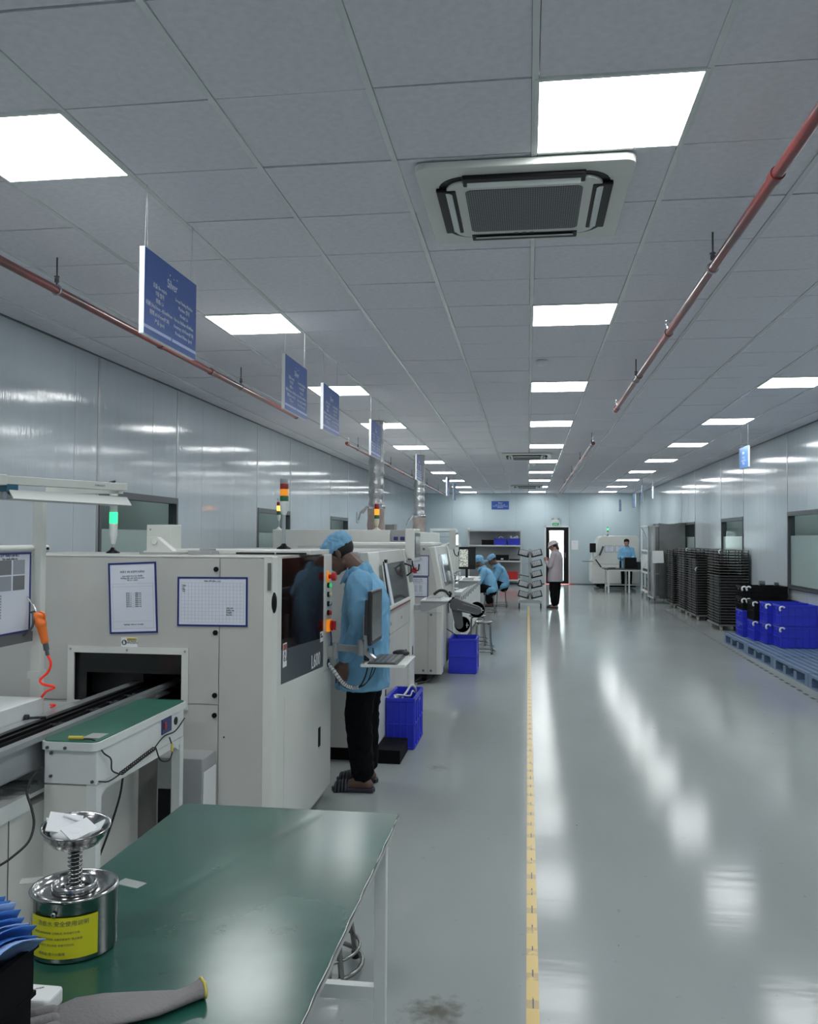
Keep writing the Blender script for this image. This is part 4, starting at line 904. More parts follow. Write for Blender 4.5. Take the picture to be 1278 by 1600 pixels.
# things on the bench
t = thing('monitor', 'large black monitor on the white bench showing a dotted board picture', 'monitor', (-1.0, 14.4, .85))
obj('bezel', MB().box(-1.14, -.86, 14.42, 14.46, 1.10, 1.47), 'black', t, bevel=.006)
obj('picture', MB().box(-1.13, -.985, 14.416, 14.42, 1.14, 1.43), 'board_picture', t)
obj('dark_edge', MB().box(-.985, -.875, 14.416, 14.42, 1.13, 1.45), 'screen', t)
obj('stand', MB().box(-1.03, -.99, 14.46, 14.5, .87, 1.2).box(-1.12, -.9, 14.36, 14.56, .852, .87), 'black', t)
random.seed(3)
for k in range(3):
    mb = MB()
    for q in range(3):
        pts = [(-1.25+random.uniform(-.1, .25), 12.7+k*.35+random.uniform(-.1, .3), .86+random.uniform(0, .26)) for _ in range(6)]
        pts[0] = (pts[0][0], pts[0][1], .858); pts[-1] = (pts[-1][0], pts[-1][1], .858)
        mb.tube(pts, .007, 6, 4)
    tag(obj('cable_tangle', mb, ['rubber', 'wire', 'rubber'][k]), ['black cable tangle at the near end of the white bench', 'grey cable tangle in the middle of the bench cables', 'black cable tangle below the bench monitor'][k], 'cable', 'cable tangles on the bench')
tag(obj('tool_case', MB().box(-1.70, -1.52, 12.6, 12.9, .85, 1.14), 'mesh_grey', bevel=.01), 'grey perforated box on the near end of the white bench', 'box')
tag(obj('white_tube', MB().tube([(-1.30, 12.4, .93), (-1.15, 12.6, .90), (-1.03, 12.9, .89)], .045, 10, 3), 'white_paint'), 'fat white hose lying across the near end of the bench', 'hose')
tag(obj('pen_tool', MB().cyl((-1.0, 14.9, .862), (-.98, 16.2, .862), .008, n=6), 'black'), 'thin black rod lying along the bench top', 'tool')
tag(obj('paper_sheet', MB().box(-1.3, -1.0, 15.3, 16.9, .8505, .853), 'paper_white'), 'white paper sheet on the bench top near the seated workers', 'paper')
# ---- grey jointed feeder arm with black wheels
t = thing('reel_holder', 'dark grey two-part swing arm with round black reel wheels above the blue crate', 'machine arm', (-.88, 10.5, .8))
ct = at(713, 944, 10.45)
obj('hub', MB().cyl(ct+Vector((0, -.10, 0)), ct+Vector((0, .12, 0)), .075, n=24), 'arm_grey', t, bevel=.006)
obj('hub_ring', MB().lathe(ct+Vector((.01, -.103, .01)), [(.028, 0), (.032, -.003), (.028, -.006)], 20, Vector((0, 1, 0))), 'steel', t)
e1 = at(746, 953, 10.45); e2 = at(718, 976, 10.45)
def flatarm(a, b_, ra, rb, y0_, y1):
    d_ = (b_-a).normalized(); n_ = Vector((-d_.z, 0, d_.x)); pr = []
    for k in range(9): an = PI/2+PI*k/8; q = a+d_*math.cos(an)*ra+n_*math.sin(an)*ra; pr.append((q.x, q.z))
    for k in range(9): an = -PI/2+PI*k/8; q = b_+d_*math.cos(an)*rb+n_*math.sin(an)*rb; pr.append((q.x, q.z))
    return MB().prism(pr, 'y', y0_, y1)
obj('arm_section', flatarm(ct, e1, .072, .052, 10.34, 10.44), 'arm_grey', t, bevel=.004)
obj('arm_section', flatarm(ct, e2, .062, .046, 10.36, 10.46), 'arm_grey', t, bevel=.004)
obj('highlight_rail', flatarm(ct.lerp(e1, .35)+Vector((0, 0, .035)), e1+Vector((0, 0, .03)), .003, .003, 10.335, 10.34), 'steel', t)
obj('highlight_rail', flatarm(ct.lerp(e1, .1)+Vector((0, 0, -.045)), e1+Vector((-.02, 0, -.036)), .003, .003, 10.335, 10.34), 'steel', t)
for e_ in (e1+Vector((-.01, 0, .0)), e2+Vector((.03, 0, .0))):
    wl = obj('reel_wheel', MB().cyl(e_+Vector((0, .03, 0)), e_+Vector((0, .06, 0)), .088, n=28).lathe(e_+Vector((0, .03, 0)), [(.086, 0), (.094, -.02), (.094, .05), (.086, .03)], 28, Vector((0, 1, 0))), 'black', t)
    obj('wheel_spoke', MB().box(e_.x+.05, e_.x+.085, 10.40, 10.41, e_.z-.004, e_.z+.004).box(e_.x+.058, e_.x+.066, 10.40, 10.41, e_.z-.03, e_.z+.03), 'white_paint', wl)
obj('mount', MB().box(xc, ct.x-.02, 10.42, 10.50, .83, .90).tube([(xc+.005, 10.4, .97), (xc+.03, 10.4, .95), (xc+.01, 10.4, .88), (xc+.04, 10.4, .86)], .015, 8), 'black', t)
obj('loose_lead', MB().tube([(xc+.01, 10.35, .9), (xc-.0+.005, 10.33, .8), (xc+.01, 10.35, .72)], .006, 6), 'rubber', t)
# ================================================================ PEOPLE
def fuse(name, mb, mts, vox, M, parent=None, smooth=3, wrinkle=0, wscale=9, wstretch=(1, 1, 1), rng=0, dec=0):
    """joins overlapping solids into one skin"""
    me = mb.mesh(name+'_tmp', mts if isinstance(mts, list) else [mts])
    o = bpy.data.objects.new('tmp', me); C.objects.link(o)
    r = o.modifiers.new('r', 'REMESH'); r.mode = 'VOXEL'; r.voxel_size = vox; r.use_smooth_shade = True
    if smooth: s_ = o.modifiers.new('s', 'SMOOTH'); s_.iterations = smooth; s_.factor = .5
    if dec: d_ = o.modifiers.new('d', 'DECIMATE'); d_.ratio = dec
    bpy.context.view_layer.update()
    out = bpy.data.meshes.new_from_object(o.evaluated_get(bpy.context.evaluated_depsgraph_get()))
    bpy.data.objects.remove(o); bpy.data.meshes.remove(me); out.name = name
    if wrinkle:
        nn = [v.normal.copy() for v in out.vertices]
        for v, n_ in zip(out.vertices, nn):
            p = Vector((v.co.x*wstretch[0], v.co.y*wstretch[1], v.co.z*wstretch[2]))*wscale+Vector((rng, 0, 0))
            q = p+Vector((noise.noise(p*.7), noise.noise(p*.7+Vector((9, 0, 0))), 0))*.8
            v.co += n_*(1-abs(noise.noise(q))*2.6)*wrinkle
    out.transform(M if parent is None else wm(parent).inverted() @ M)
    out.materials.clear(); out.materials.append(MT[mts if isinstance(mts, str) else mts[0]])
    out.polygons.foreach_set('material_index', [0]*len(out.polygons))
    out.polygons.foreach_set('use_smooth', [True]*len(out.polygons))
    return link(name, out, parent)
V = Vector
def hand(mb, wrist, d_, pn, side, curl=.35, sc=1.0, spread=.06):
    """d_: wrist-to-knuckle direction, pn: direction the palm faces, side: +1 thumb towards d_ x pn"""
    d_ = d_.normalized(); pn = (pn-d_*pn.dot(d_)).normalized(); lat = d_.cross(pn)*side
    for k, (o, L) in enumerate(((.030, .080), (.010, .085), (-.010, .082), (-.028, .075))):
        mb.caps(wrist+lat*o*.55*sc, .014*sc, wrist+d_*L*sc+lat*o*sc, .0115*sc, 10)
    mb.ell(wrist+d_*.045*sc+pn*.002, (.036*sc, .016*sc, .046*sc), Matrix((lat, pn, d_)).transposed())
    for k, (o, L, f) in enumerate(((.031, .080, .070), (.011, .086, .078), (-.010, .083, .072), (-.029, .075, .056))):
        p = wrist+d_*L*sc+lat*o*sc; a = curl*.5; dd = d_+lat*(o/.03)*spread
        for i, fr_ in enumerate((.45, .32, .26)):
            v_ = (dd*math.cos(a)+pn*math.sin(a)).normalized(); q = p+v_*f*fr_*sc
            mb.caps(p, (.0088-.0009*i)*sc, q, (.0080-.0009*i)*sc, 8); p = q; a += curl
    p = wrist+d_*.02*sc+lat*.026*sc; v_ = (d_*.62+lat*.62+pn*.35).normalized(); q = p+v_*.038*sc; mb.caps(p, .013*sc, q, .0105*sc, 10)
    v2 = (d_*.85+lat*.25+pn*.40).normalized(); r_ = q+v2*.030*sc; mb.caps(q, .0105*sc, r_, .009*sc, 10); mb.caps(r_, .009*sc, r_+(v2+pn*.3).normalized()*.022*sc, .0075*sc, 10)
def head(mb, c, R):
    def P(*a): return c+R @ V(a)
    E_ = lambda p, r, q=None: mb.ell(P(*p), r, R @ q if q else R, 20, 14)
    E_((0, -.012, .040), (.075, .094, .082)); E_((0, .030, .010), (.068, .066, .078)); E_((0, .034, -.040), (.055, .056, .070))
    mb.caps(P(-.048, .0, -.062), .018, P(-.012, .070, -.096), .016); mb.caps(P(.048, .0, -.062), .018, P(.012, .070, -.096), .016)
    E_((0, .072, -.098), (.020, .018, .017)); E_((0, .030, -.080), (.045, .05, .028))
    mb.caps(P(0, .090, .008), .009, P(0, .108, -.030), .0115); E_((-.011, .100, -.034), (.009, .011, .008)); E_((.011, .100, -.034), (.009, .011, .008))
    E_((0, .086, -.058), (.024, .014, .0065)); E_((0, .084, -.070), (.021, .014, .0075))
    mb.caps(P(-.050, .074, .026), .010, P(-.012, .090, .020), .009); mb.caps(P(.050, .074, .026), .010, P(.012, .090, .020), .009)
    E_((-.042, .066, -.020), (.024, .022, .022)); E_((.042, .066, -.020), (.024, .022, .022))
    for s_ in (-1, 1):
        mb.ell(P(s_*.077, -.006, -.004), (.007, .018, .030), R); mb.ell(P(s_*.083, -.014, .002), (.006, .010, .024), R); mb.ell(P(s_*.078, .002, -.026), (.006, .010, .010), R)
def figure(lab, loc, heading, J, grp='people working in the hall', vox=.009, skin='skin', jk='jacket_blue', capt='cap', small=True, hairlen=0, wr=.006, mask=False, glasses=False, seat=False, jhem=None, wide=1.08):
    """J: joints in a frame whose +Y is where the person faces; left is -X"""
    root_M = Matrix.Translation(loc) @ Matrix.Rotation(heading, 4, 'Z')
    hc, hp, hy = J['head']; R = (Matrix.Rotation(hy, 3, 'Z') @ Matrix.Rotation(-hp, 3, 'X'))
    b = MB(); head(b, hc, R)
    nk = J['neck']; b.caps(hc+R @ V((0, -.022, -.03)), .056, nk, .060)
    pel = J['pelvis']; ch = J['chest']
    b.rings([(pel.x, pel.y, pel.z-.10, .12, .09), (pel.x, pel.y, pel.z, .155, .11), (pel.x*.5+ch.x*.5, pel.y*.5+ch.y*.5, (pel.z+ch.z)/2, .13, .095), (ch.x, ch.y, ch.z, .155, .105), (nk.x, nk.y-.01, nk.z-.04, .09, .06)])
    for s_ in 'LR':
        sh, el, wr_ = J['arm'+s_]; b.caps(sh, .052, el, .040); b.caps(el, .040, wr_, .026)
        hd, pn, cu = J['hand'+s_]; hand(b, wr_, hd, pn, J.get('thumb'+s_, 1), cu, 1.0)
        hip, kn, an, toe = J['leg'+s_]; b.caps(hip, .082, kn, .054); b.caps(kn, .054, an, .037)
        d_ = (toe-an); d_.z = 0; d_.normalize(); side = d_.cross(Z_)
        b.caps(an+V((0, 0, -.01)), .036, an-d_*.035+V((0, 0, -.035)), .030)
        b.caps(an-d_*.03+V((0, 0, -.038)), .028, an+d_*.125+V((0, 0, -.046)), .024)
        b.caps(an+V((0, 0, -.01)), .034, an+d_*.10+V((0, 0, -.04)), .026)
        for k in range(5):
            o = side*(.030-.014*k)*(1 if s_ == 'L' else -1); b.caps(an+d_*.11+o+V((0, 0, -.052)), .013, an+d_*(.165-.008*k)+o+V((0, 0, -.056)), .010, 8)
    body = fuse('person', b, skin, vox, root_M, smooth=2)
    tag(body, lab, 'person', grp)
    # eyes, brows
    e_ = MB()
    for s_ in (-1, 1): e_.ell(hc+R @ V((s_*.032, .080, .003)), (.014, .009, .0055), R)
    obj('eyes', xf(e_, root_M), 'eye', body)
    e_ = MB()
    for s_ in (-1, 1): e_.ell(hc+R @ V((s_*.032, .0865, .003)), (.0055, .004, .005), R); e_.caps(hc+R @ V((s_*.048, .084, .030)), .0035, hc+R @ V((s_*.015, .098, .030)), .004, 8)
    obj('brows_and_pupils', xf(e_, root_M), 'hair', body)
    # hair
    h = MB(); h.ell(hc+R @ V((0, -.014, .036)), (.081, .099, .089), R, 24, 16)
    if hairlen: h.caps(hc+R @ V((0, -.08, 0)), .045, hc+R @ V((0, -.09, -hairlen)), .03)
    bm = bmesh.new(); me = h.mesh('hair', ['hair']); bm.from_mesh(me)
    bmesh.ops.bisect_plane(bm, geom=bm.verts[:]+bm.edges[:]+bm.faces[:], plane_co=hc+R @ V((0, .012, -.030)), plane_no=R @ V((0, .62, -.42)), clear_outer=True)
    bmesh.ops.bisect_plane(bm, geom=bm.verts[:]+bm.edges[:]+bm.faces[:], plane_co=hc+R @ V((0, .0, -.045)), plane_no=R @ V((0, .0, -1)), clear_outer=True) if not hairlen else None
    bmesh.ops.holes_fill(bm, edges=bm.edges[:]); bm.to_mesh(me); bm.free(); me.transform(wm(body).inverted() @ root_M)
    link('hair', me, body)
    # jacket
    j = MB(); hem = jhem if jhem else pel.z-.20
    a = ch; n_ = nk
    if seat:
        mid = (pel+ch)/2+V((0, -.03, 0))
        j.chain([(pel+V((0, .01, .0)), .165), (mid, .160), (ch+V((0, -.01, .03)), .150)])
        j.ell(pel+V((0, .03, -.02)), (.20, .17, .12))
        j.caps(ch+V((-.09, -.01, .06)), .095, ch+V((.09, -.01, .06)), .095)
    else:
        j.rings([(pel.x, pel.y+.005, hem, .225, .170), (pel.x, pel.y+.0, pel.z-.05, .218, .163), (pel.x*.6+ch.x*.4, pel.y*.6+ch.y*.4-.01, pel.z+.10, .205, .148), (pel.x*.25+ch.x*.75, pel.y*.25+ch.y*.75-.012, ch.z-.10, .205, .150), (ch.x, ch.y-.012, ch.z+.02, .205, .145), (ch.x, (ch.y+n_.y)/2-.02, n_.z-.085, .17, .115), (n_.x, n_.y-.015, n_.z-.03, .10, .085)])
    j.caps(V((-.165, ch.y*.5+n_.y*.5-.012, n_.z-.095)), .062, V((.165, ch.y*.5+n_.y*.5-.012, n_.z-.095)), .062)
    j.lathe(n_+V((0, -.012, -.05)), [(.088, 0), (.096, .03), (.088, .065), (.070, .072)], 20, (Z_+V((0, .45, 0))*(1 if not seat else 1)).normalized())
    for s_ in 'LR':
        sh, el, wr_ = J['arm'+s_]; j.caps(V((sh.x*.9, sh.y-.0, sh.z-.0)), .080, el, .062); j.caps(el, .062, wr_+(el-wr_).normalized()*.03, .046)
    jo = fuse('jacket', j, jk, vox, root_M, body, smooth=3, wrinkle=wr, wscale=11, wstretch=(1, 1, .55), rng=loc[0]*7+3)
    # collar flaps and front closing
    cf = MB()
    for s_ in (-1, 1):
        base = n_+V((0, .0, -.01)); cf.add([base+V((s_*.060, .055, .02)), base+V((s_*.012, .098, -.045)), base+V((s_*.055, .105, -.085)), base+V((s_*.105, .045, -.035)), base+V((s_*.060, .060, .026)), base+V((s_*.012, .104, -.040)), base+V((s_*.057, .112, -.082)), base+V((s_*.110, .050, -.030))], [(3,2,1,0), (4,5,6,7), (0,1,5,4), (1,2,6,5), (2,3,7,6), (3,0,4,7)])
    obj('collar', xf(cf, root_M), jk, body)
    # trousers
    t = MB(); t.ell(pel+V((0, -.01, -.06)), (.155, .118, .12)); tw = wide
    for s_ in 'LR':
        hip, kn, an, toe = J['leg'+s_]; t.caps(hip, .094*(.75+.25*tw), kn, .074*tw); t.caps(kn, .074*tw, an+(kn-an).normalized()*.05, .062*tw)
    fuse('trousers', t, 'trousers', vox, root_M, body, smooth=2, wrinkle=.006, wscale=13, rng=5)
    # slippers
    for s_ in 'LR':
        hip, kn, an, toe = J['leg'+s_]; d_ = (toe-an); d_.z = 0; d_.normalize(); side = d_.cross(Z_)
        M3 = Matrix((side, d_, Z_)).transposed(); gz = an.z-.078; prof = []; an = an+d_*.02
        for x, y in ((-.035, -.085), (.0, -.098), (.035, -.085), (.040, .0), (.048, .10), (.035, .165), (0, .185), (-.035, .165), (-.048, .10), (-.040, .0)): prof.append((x, y))
        m_ = MB().prism(prof, 'z', 0, .024); m_.v = [tuple(V((an.x, an.y, gz))+M3 @ V(q)) for q in m_.v]
        so = obj('slipper', xf(m_, root_M), 'slipper', body, bevel=.004)
        st = MB(); pts = [V((an.x, an.y, gz))+M3 @ V((.050*math.cos(PI*k/8), .085+.0, .012+.055*math.sin(PI*k/8))) for k in range(9)]
        for q in range(4): 
            pp = [p+d_*(.022*q)+V((0, 0, -.006*q)) for p in pts]; st.tube(pp, .011, 6)
        obj('strap', xf(st, root_M), 'slipper', so)
    # head wear
    c_ = MB()
    if capt == 'cap':
        c_.ell(hc+R @ V((0, -.008, .062)), (.092, .112, .070), R, 24, 16); c_.ell(hc+R @ V((.0, -.030, .085)), (.088, .088, .055), R)
        c_.ell(hc+R @ V((0, -.008, .042)), (.089, .110, .030), R)
        c_.ell(hc+R @ V((0, .112, .040)), (.070, .062, .011), R @ Matrix.Rotation(-.18, 3, 'X'))
        co = fuse('cap', c_, 'cap_blue', vox*.8, root_M, body, smooth=2, wrinkle=.005, wscale=24, rng=2)
        obj('cap_band', xf(MB().lathe(hc+R @ V((0, -.008, .028)), [(.0, 0)], 4), root_M), 'cap_blue', co) if False else None
    elif capt == 'hat':
        c_.ell(hc+R @ V((0, -.008, .062)), (.098, .115, .078), R, 24, 16)
        c_.lathe(hc+R @ V((0, .0, .045)), [(.02, .03), (.10, .012), (.150, -.030), (.152, -.036), (.10, .0), (.02, .01)], 28, R @ V((0, .12, 1)).normalized())
        c_.caps(hc+R @ V((0, -.10, .03)), .03, hc+R @ V((0, -.11, -.05)), .02)
        fuse('hat', c_, 'hat_pink', vox*.8, root_M, body, smooth=1, wrinkle=.003, wscale=20)
    elif capt == 'bouffant':
        c_.ell(hc+R @ V((0, -.035, .050)), (.098, .118, .088), R, 24, 16); c_.ell(hc+R @ V((0, .06, .055)), (.075, .06, .012), R); c_.ell(hc+R @ V((0, -.10, -.03)), (.06, .045, .07), R)
        fuse('bouffant_cap', c_, 'cap_blue', vox*.8, root_M, body, smooth=1, wrinkle=.007, wscale=26)
    elif capt == 'dark':
        c_.ell(hc+R @ V((0, -.01, .062)), (.086, .10, .070), R, 24, 16); fuse('dark_cap', c_, 'black_matte', vox*.8, root_M, body, smooth=1)
    if glasses:
        g = MB()
        for s_ in (-1, 1): g.tube([hc+R @ V((s_*.034+.020*math.cos(a*PI/5), .098, .004+.015*math.sin(a*PI/5))) for a in range(11)], .0025, 5)
        g.tube([hc+R @ V((-.014, .098, .006)), hc+R @ V((.014, .098, .006))], .002, 5)
        obj('glasses', xf(g, root_M), 'black', body)
    return body
def xf(mb, M): mb.v = [tuple(M @ Vector(v)) for v in mb.v]; return mb
DN = V((0, 0, -1))
def standing(lean=0, hp=.2, hy=0, hfwd=.03, z=0):
    return {'head': (V((0, .03+hfwd, 1.545+z)), hp, hy), 'neck': V((0, .0+hfwd*.5, 1.43+z)), 'chest': V((0, .0, 1.24+z)), 'pelvis': V((0, 0, .90+z*.6))}
# the worker at the machine: faces -X, left side towards the viewer
J = {'head': (V((0, .115, 1.505)), .55, .0), 'neck': V((0, -.01, 1.405)), 'chest': V((0, -.05, 1.19)), 'pelvis': V((0, -.045, .89)),
     'armL': (V((-.185, -.045, 1.33)), V((-.225, -.065, 1.06)), V((-.215, .035, .84))), 'handL': (V((.02, .15, -1)), V((1, 0, .05)), .22), 'thumbL': -1,
     'armR': (V((.185, -.02, 1.33)), V((.22, -.05, 1.07)), V((.19, .08, .86))), 'handR': (V((0, .2, -1)), V((-1, 0, 0)), .3), 'thumbR': 1,
     'legL': (V((-.09, -.08, .87)), V((-.10, -.035, .48)), V((-.085, -.066, .082)), V((-.085, .2, .03))),
     'legR': (V((.09, -.08, .87)), V((.11, -.045, .48)), V((.13, -.05, .082)), V((.13, .2, .03)))}
figure('man in light blue coat and cap standing head bowed at the near machine', (-1.10, 5.535, 0), math.radians(90), J, vox=.0065, wr=.010, jhem=.655, wide=1.16)
# the woman in the pale hat: faces left and slightly away, hands raised
J = {'head': (V((0, .05, 1.44)), .35, .0), 'neck': V((0, -.0, 1.33)), 'chest': V((0, -.01, 1.14)), 'pelvis': V((0, 0, .84)),
     'armL': (V((-.16, -.02, 1.24)), V((-.22, .04, .99)), V((-.09, .19, 1.08))), 'handL': (V((.25, .4, .7)), V((.7, .2, 0)), .8), 'thumbL': -1,
     'armR': (V((.16, -.02, 1.24)), V((.22, .04, .99)), V((.05, .20, 1.09))), 'handR': (V((-.2, .5, .7)), V((-.7, .2, 0)), .8), 'thumbR': 1,
     'legL': (V((-.08, 0, .82)), V((-.085, .01, .45)), V((-.08, -.02, .082)), V((-.08, .2, .03))),
     'legR': (V((.08, 0, .82)), V((.085, .01, .45)), V((.08, .03, .082)), V((.08, .2, .03)))}
figure('person in pale pink jacket, wide pale hat and black trousers standing by the back door', (.64, 20.5, 0), math.radians(66), J, vox=.010, skin='skin_light', jk='jacket_pink', capt='hat', hairlen=.10, wr=.003, jhem=.62, wide=1.35)
# two seated workers, facing the machines
def seated(dy=0, hp=.5, lean=.12):
    return {'head': (V((0, lean+.14, 1.10)), hp, 0), 'neck': V((0, lean+.03, .985)), 'chest': V((0, lean-.03, .80)), 'pelvis': V((0, -.04, .53)),
     'armL': (V((-.17, lean-.02, .90)), V((-.21, lean+.10, .66)), V((-.10, lean+.33, .72))), 'handL': (V((.2, 1, .1)), V((.8, 0, -.4)), .5), 'thumbL': -1,
     'armR': (V((.17, lean-.02, .90)), V((.21, lean+.10, .66)), V((.10, lean+.33, .72))), 'handR': (V((-.2, 1, .1)), V((-.8, 0, -.4)), .5), 'thumbR': 1,
     'legL': (V((-.09, .0, .53)), V((-.12, .40, .50)), V((-.11, .30, .082)), V((-.11, .5, .03))),
     'legR': (V((.09, .0, .53)), V((.12, .40, .50)), V((.11, .22, .082)), V((.11, .5, .03)))}
figure('seated worker in blue coat and puffy blue cap, nearer one at the bench end', (-.83, 19.0, 0), math.radians(90), seated(hp=.45), vox=.010, capt='bouffant', seat=True, wr=.004, small=True)
figure('seated worker in blue coat and flat blue cap, farther one bending forward', (-.62, 20.7, 0), math.radians(98), seated(hp=.55, lean=.08), vox=.010, capt='cap', seat=True, wr=.004)
# the man behind the table at the back, facing the viewer
J = {'head': (V((0, .04, 1.50)), .12, .0), 'neck': V((0, 0, 1.38)), 'chest': V((0, 0, 1.19)), 'pelvis': V((0, 0, .86)),
     'armL': (V((-.18, 0, 1.29)), V((-.23, .05, 1.03)), V((-.12, .25, .98))), 'handL': (V((.3, 1, 0)), DN, .4), 'thumbL': -1,
     'armR': (V((.18, 0, 1.29)), V((.23, .05, 1.03)), V((.10, .25, 1.02))), 'handR': (V((-.3, 1, .2)), DN, .5), 'thumbR': 1,
     'legL': (V((-.09, 0, .84)), V((-.095, .03, .46)), V((-.09, 0, .082)), V((-.09, .2, .03))),
     'legR': (V((.09, 0, .84)), V((.095, .03, .46)), V((.09, 0, .082)), V((.09, .2, .03)))}
figure('man with dark cap and glasses in a light blue coat behind the far white table', (3.13, 28.35, 0), math.radians(180), J, vox=.010, skin='skin_light', capt='dark', wr=.003, glasses=True, jhem=.72)
# stools
def stool(lab, x, y, h, r=.15, grp='steel stools'):
    t = thing('steel_stool', lab, 'stool', (x, y, 0), grp)
    obj('seat', MB().lathe((x, y, h), [(0, .0), (r-.01, 0), (r, -.008), (r, -.022), (r-.012, -.03), (0, -.03)], 28), 'steel_dark', t)
    for k in range(4):
        a = PI/4+k*PI/2; c_, s_ = math.cos(a), math.sin(a)
        obj('leg', MB().tube([(x+c_*r*.55, y+s_*r*.55, h-.03), (x+c_*r*.95, y+s_*r*.95, h-.045), (x+c_*r*1.02, y+s_*r*1.02, h-.10), (x+c_*r*1.08, y+s_*r*1.08, h*.45), (x+c_*r*1.25, y+s_*r*1.25, h*.16), (x+c_*r*1.32, y+s_*r*1.32, .012)], .0105, 8, 3), 'steel_dark', t)
        obj('foot', MB().cyl((x+c_*r*1.32, y+s_*r*1.32, 0), (x+c_*r*1.32, y+s_*r*1.32, .025), .016, n=10), 'rubber', t)
    obj('foot_ring', MB().tube([(x+r*1.22*math.cos(2*PI*k/28), y+r*1.22*math.sin(2*PI*k/28), .095) for k in range(29)], .006, 8), 'steel_dark', t)
    obj('foot_ring', MB().tube([(x+r*1.30*math.cos(2*PI*k/28), y+r*1.30*math.sin(2*PI*k/28), .035) for k in range(29)], .009, 8), 'steel_dark', t)
    return t
st = stool('steel stool standing in the aisle behind the second blue crate', -.615, 12.25, .45, .13)
dup(st, (-.83, 19.0, 0), label='steel stool under the nearer seated worker', group='steel stools')
dup(st, (-.62, 20.7, 0), label='steel stool under the farther seated worker', group='steel stools')
dup(st, (-.755, 13.2, 0), label='steel stool tucked against the side of the white bench', group='steel stools')
# ================================================================ CRATES
def crate(lab, x0, x1, y0_, y1, z0, z1, mt_, grp, circles=(), cat='crate', solid=False, nribs=4):
    t = thing('plastic_crate', lab, cat, ((x0+x1)/2, (y0_+y1)/2, z0), grp)
    w = .008; i = .010
    b = MB()
    b.box(x0+i, x1-i, y0_+i, y1-i, z0, z0+w)
    b.box(x0+i, x1-i, y0_+i, y0_+i+w, z0+w, z1-.004).box(x0+i, x1-i, y1-i-w, y1-i, z0+w, z1-.004).box(x0+i, x0+i+w, y0_+i+w, y1-i-w, z0+w, z1-.004).box(x1-i-w, x1-i, y0_+i+w, y1-i-w, z0+w, z1-.004)
    obj('shell', b, mt_, t)
    r = MB(); rh = .028
    for a, bb in ((z1-rh, z1), (z0+(z1-z0)*.48, z0+(z1-z0)*.48+.008), (z0+.01, z0+.018)):
        r.box(x0, x1, y0_, y0_+i, a, bb).box(x0, x1, y1-i, y1, a, bb).box(x0, x0+i, y0_+i, y1-i, a, bb).box(x1-i, x1, y0_+i, y1-i, a, bb)
    obj('rim', r, mt_, t, bevel=.002)
    r = MB()
    for k in range(nribs+1):
        x = x0+.01+(x1-x0-.026)*k/nribs; r.box(x, x+.006, y0_+.001, y0_+i, z0+.018, z1-rh).box(x, x+.006, y1-i, y1-.001, z0+.018, z1-rh)
        y = y0_+.01+(y1-y0_-.026)*k/nribs; r.box(x0+.001, x0+i, y, y+.006, z0+.018, z1-rh).box(x1-i, x1-.001, y, y+.006, z0+.018, z1-rh)
    obj('ribs', r, mt_, t)['kind'] = 'stuff'
    for sx in (x0, x1): obj('grip', MB().box(sx-.003, sx+.003, (y0_+y1)/2-.06, (y0_+y1)/2+.06, z1-rh-.035, z1-rh-.008), mt_, t)
    for cx, cyy, cz in circles:
        obj('reel_end', MB().tube([(cx+.033*math.cos(a*PI/7), cyy+.02, cz+.033*math.sin(a*PI/7)) for a in range(1, 10)], .014, 8), 'paper_white', t)
    return t
crate('blue plastic crate holding white cables beside the second machine', -1.075, -.85, 6.56, 7.09, 0, .39, 'crate_blue', 'blue crates in the aisle')
mb = MB(); random.seed(5)
for q in range(5):
    mb.tube([(-1.05+.02*q, 6.64, .33), (-1.03, 6.70, .355+.008*q), (-.97+.01*q, 6.78, .37), (-.93, 6.86+.02*q, .35), (-.92, 6.95, .38), (-.91, 7.0, .36)], .006, 6, 4)
mb.tube([(-.99, 6.85, .34), (-.96, 6.90, .38), (-.93, 6.95, .425), (-.90, 6.98, .40), (-.90, 7.02, .35)], .009, 8, 4)
tag(obj('white_cable', mb, 'white_paint'), 'loose white cables lying in the nearer blue crate', 'cable')
crate('blue plastic crate on the floor under the grey swing arm', -.935, -.60, 10.32, 10.82, 0, .415, 'crate_blue', 'blue crates in the aisle', nribs=1)
tag(obj('drip_lead', MB().tube([(-.95, 10.3, .53), (-.88, 10.4, .47), (-.84, 10.45, .42), (-.84, 10.45, .30)], .006, 6, 3), 'rubber'), 'thin black lead hanging from the machine into the farther blue crate', 'cable')
# pallets
def pallet(y0_, lab):
    x0, x1, y1 = 3.06, 3.88, y0_+1.36
    t = thing('plastic_pallet', lab, 'pallet', (x0, y0_, 0), 'blue-grey plastic pallets along the right wall')
    for k in range(9):
        a = x0+(x1-x0-.05)*k/8; obj('deck_slat', MB().box(a, a+.05, y0_, y1, .125, .15), 'pallet_blue', t)
    mb = MB()
    for k in range(28):
        a = y0_+.03+(1.30-.02)*k/27; mb.box(x0+.05, x1-.05, a, a+.018, .128, .1495)
    obj('deck_lattice', mb, 'pallet_blue', t)
    for k in range(3):
        a = y0_+(1.36-.12)*k/2
        obj('cross_board', MB().box(x0, x1, a, a+.12, .108, .125), 'pallet_blue', t)
    for r in range(3):
        xx = x0+(x1-x0-.09)*r/2
        obj('runner', MB().box(xx, xx+.09, y0_, y1, 0, .018), 'pallet_blue', t)
        for k in range(4):
            a = y0_+(1.36-.11)*k/3
            obj('block', MB().box(xx, xx+.09, a, a+.11, .018, .108), 'pallet_blue', t)
    return t
pl_ = pallet(12.82, 'blue-grey plastic pallet farthest along the wall, carrying the black and blue crates')
dup(pl_, (3.055, 11.43, 0), label='blue-grey plastic pallet next to the farthest one, carrying the nearest blue crates')
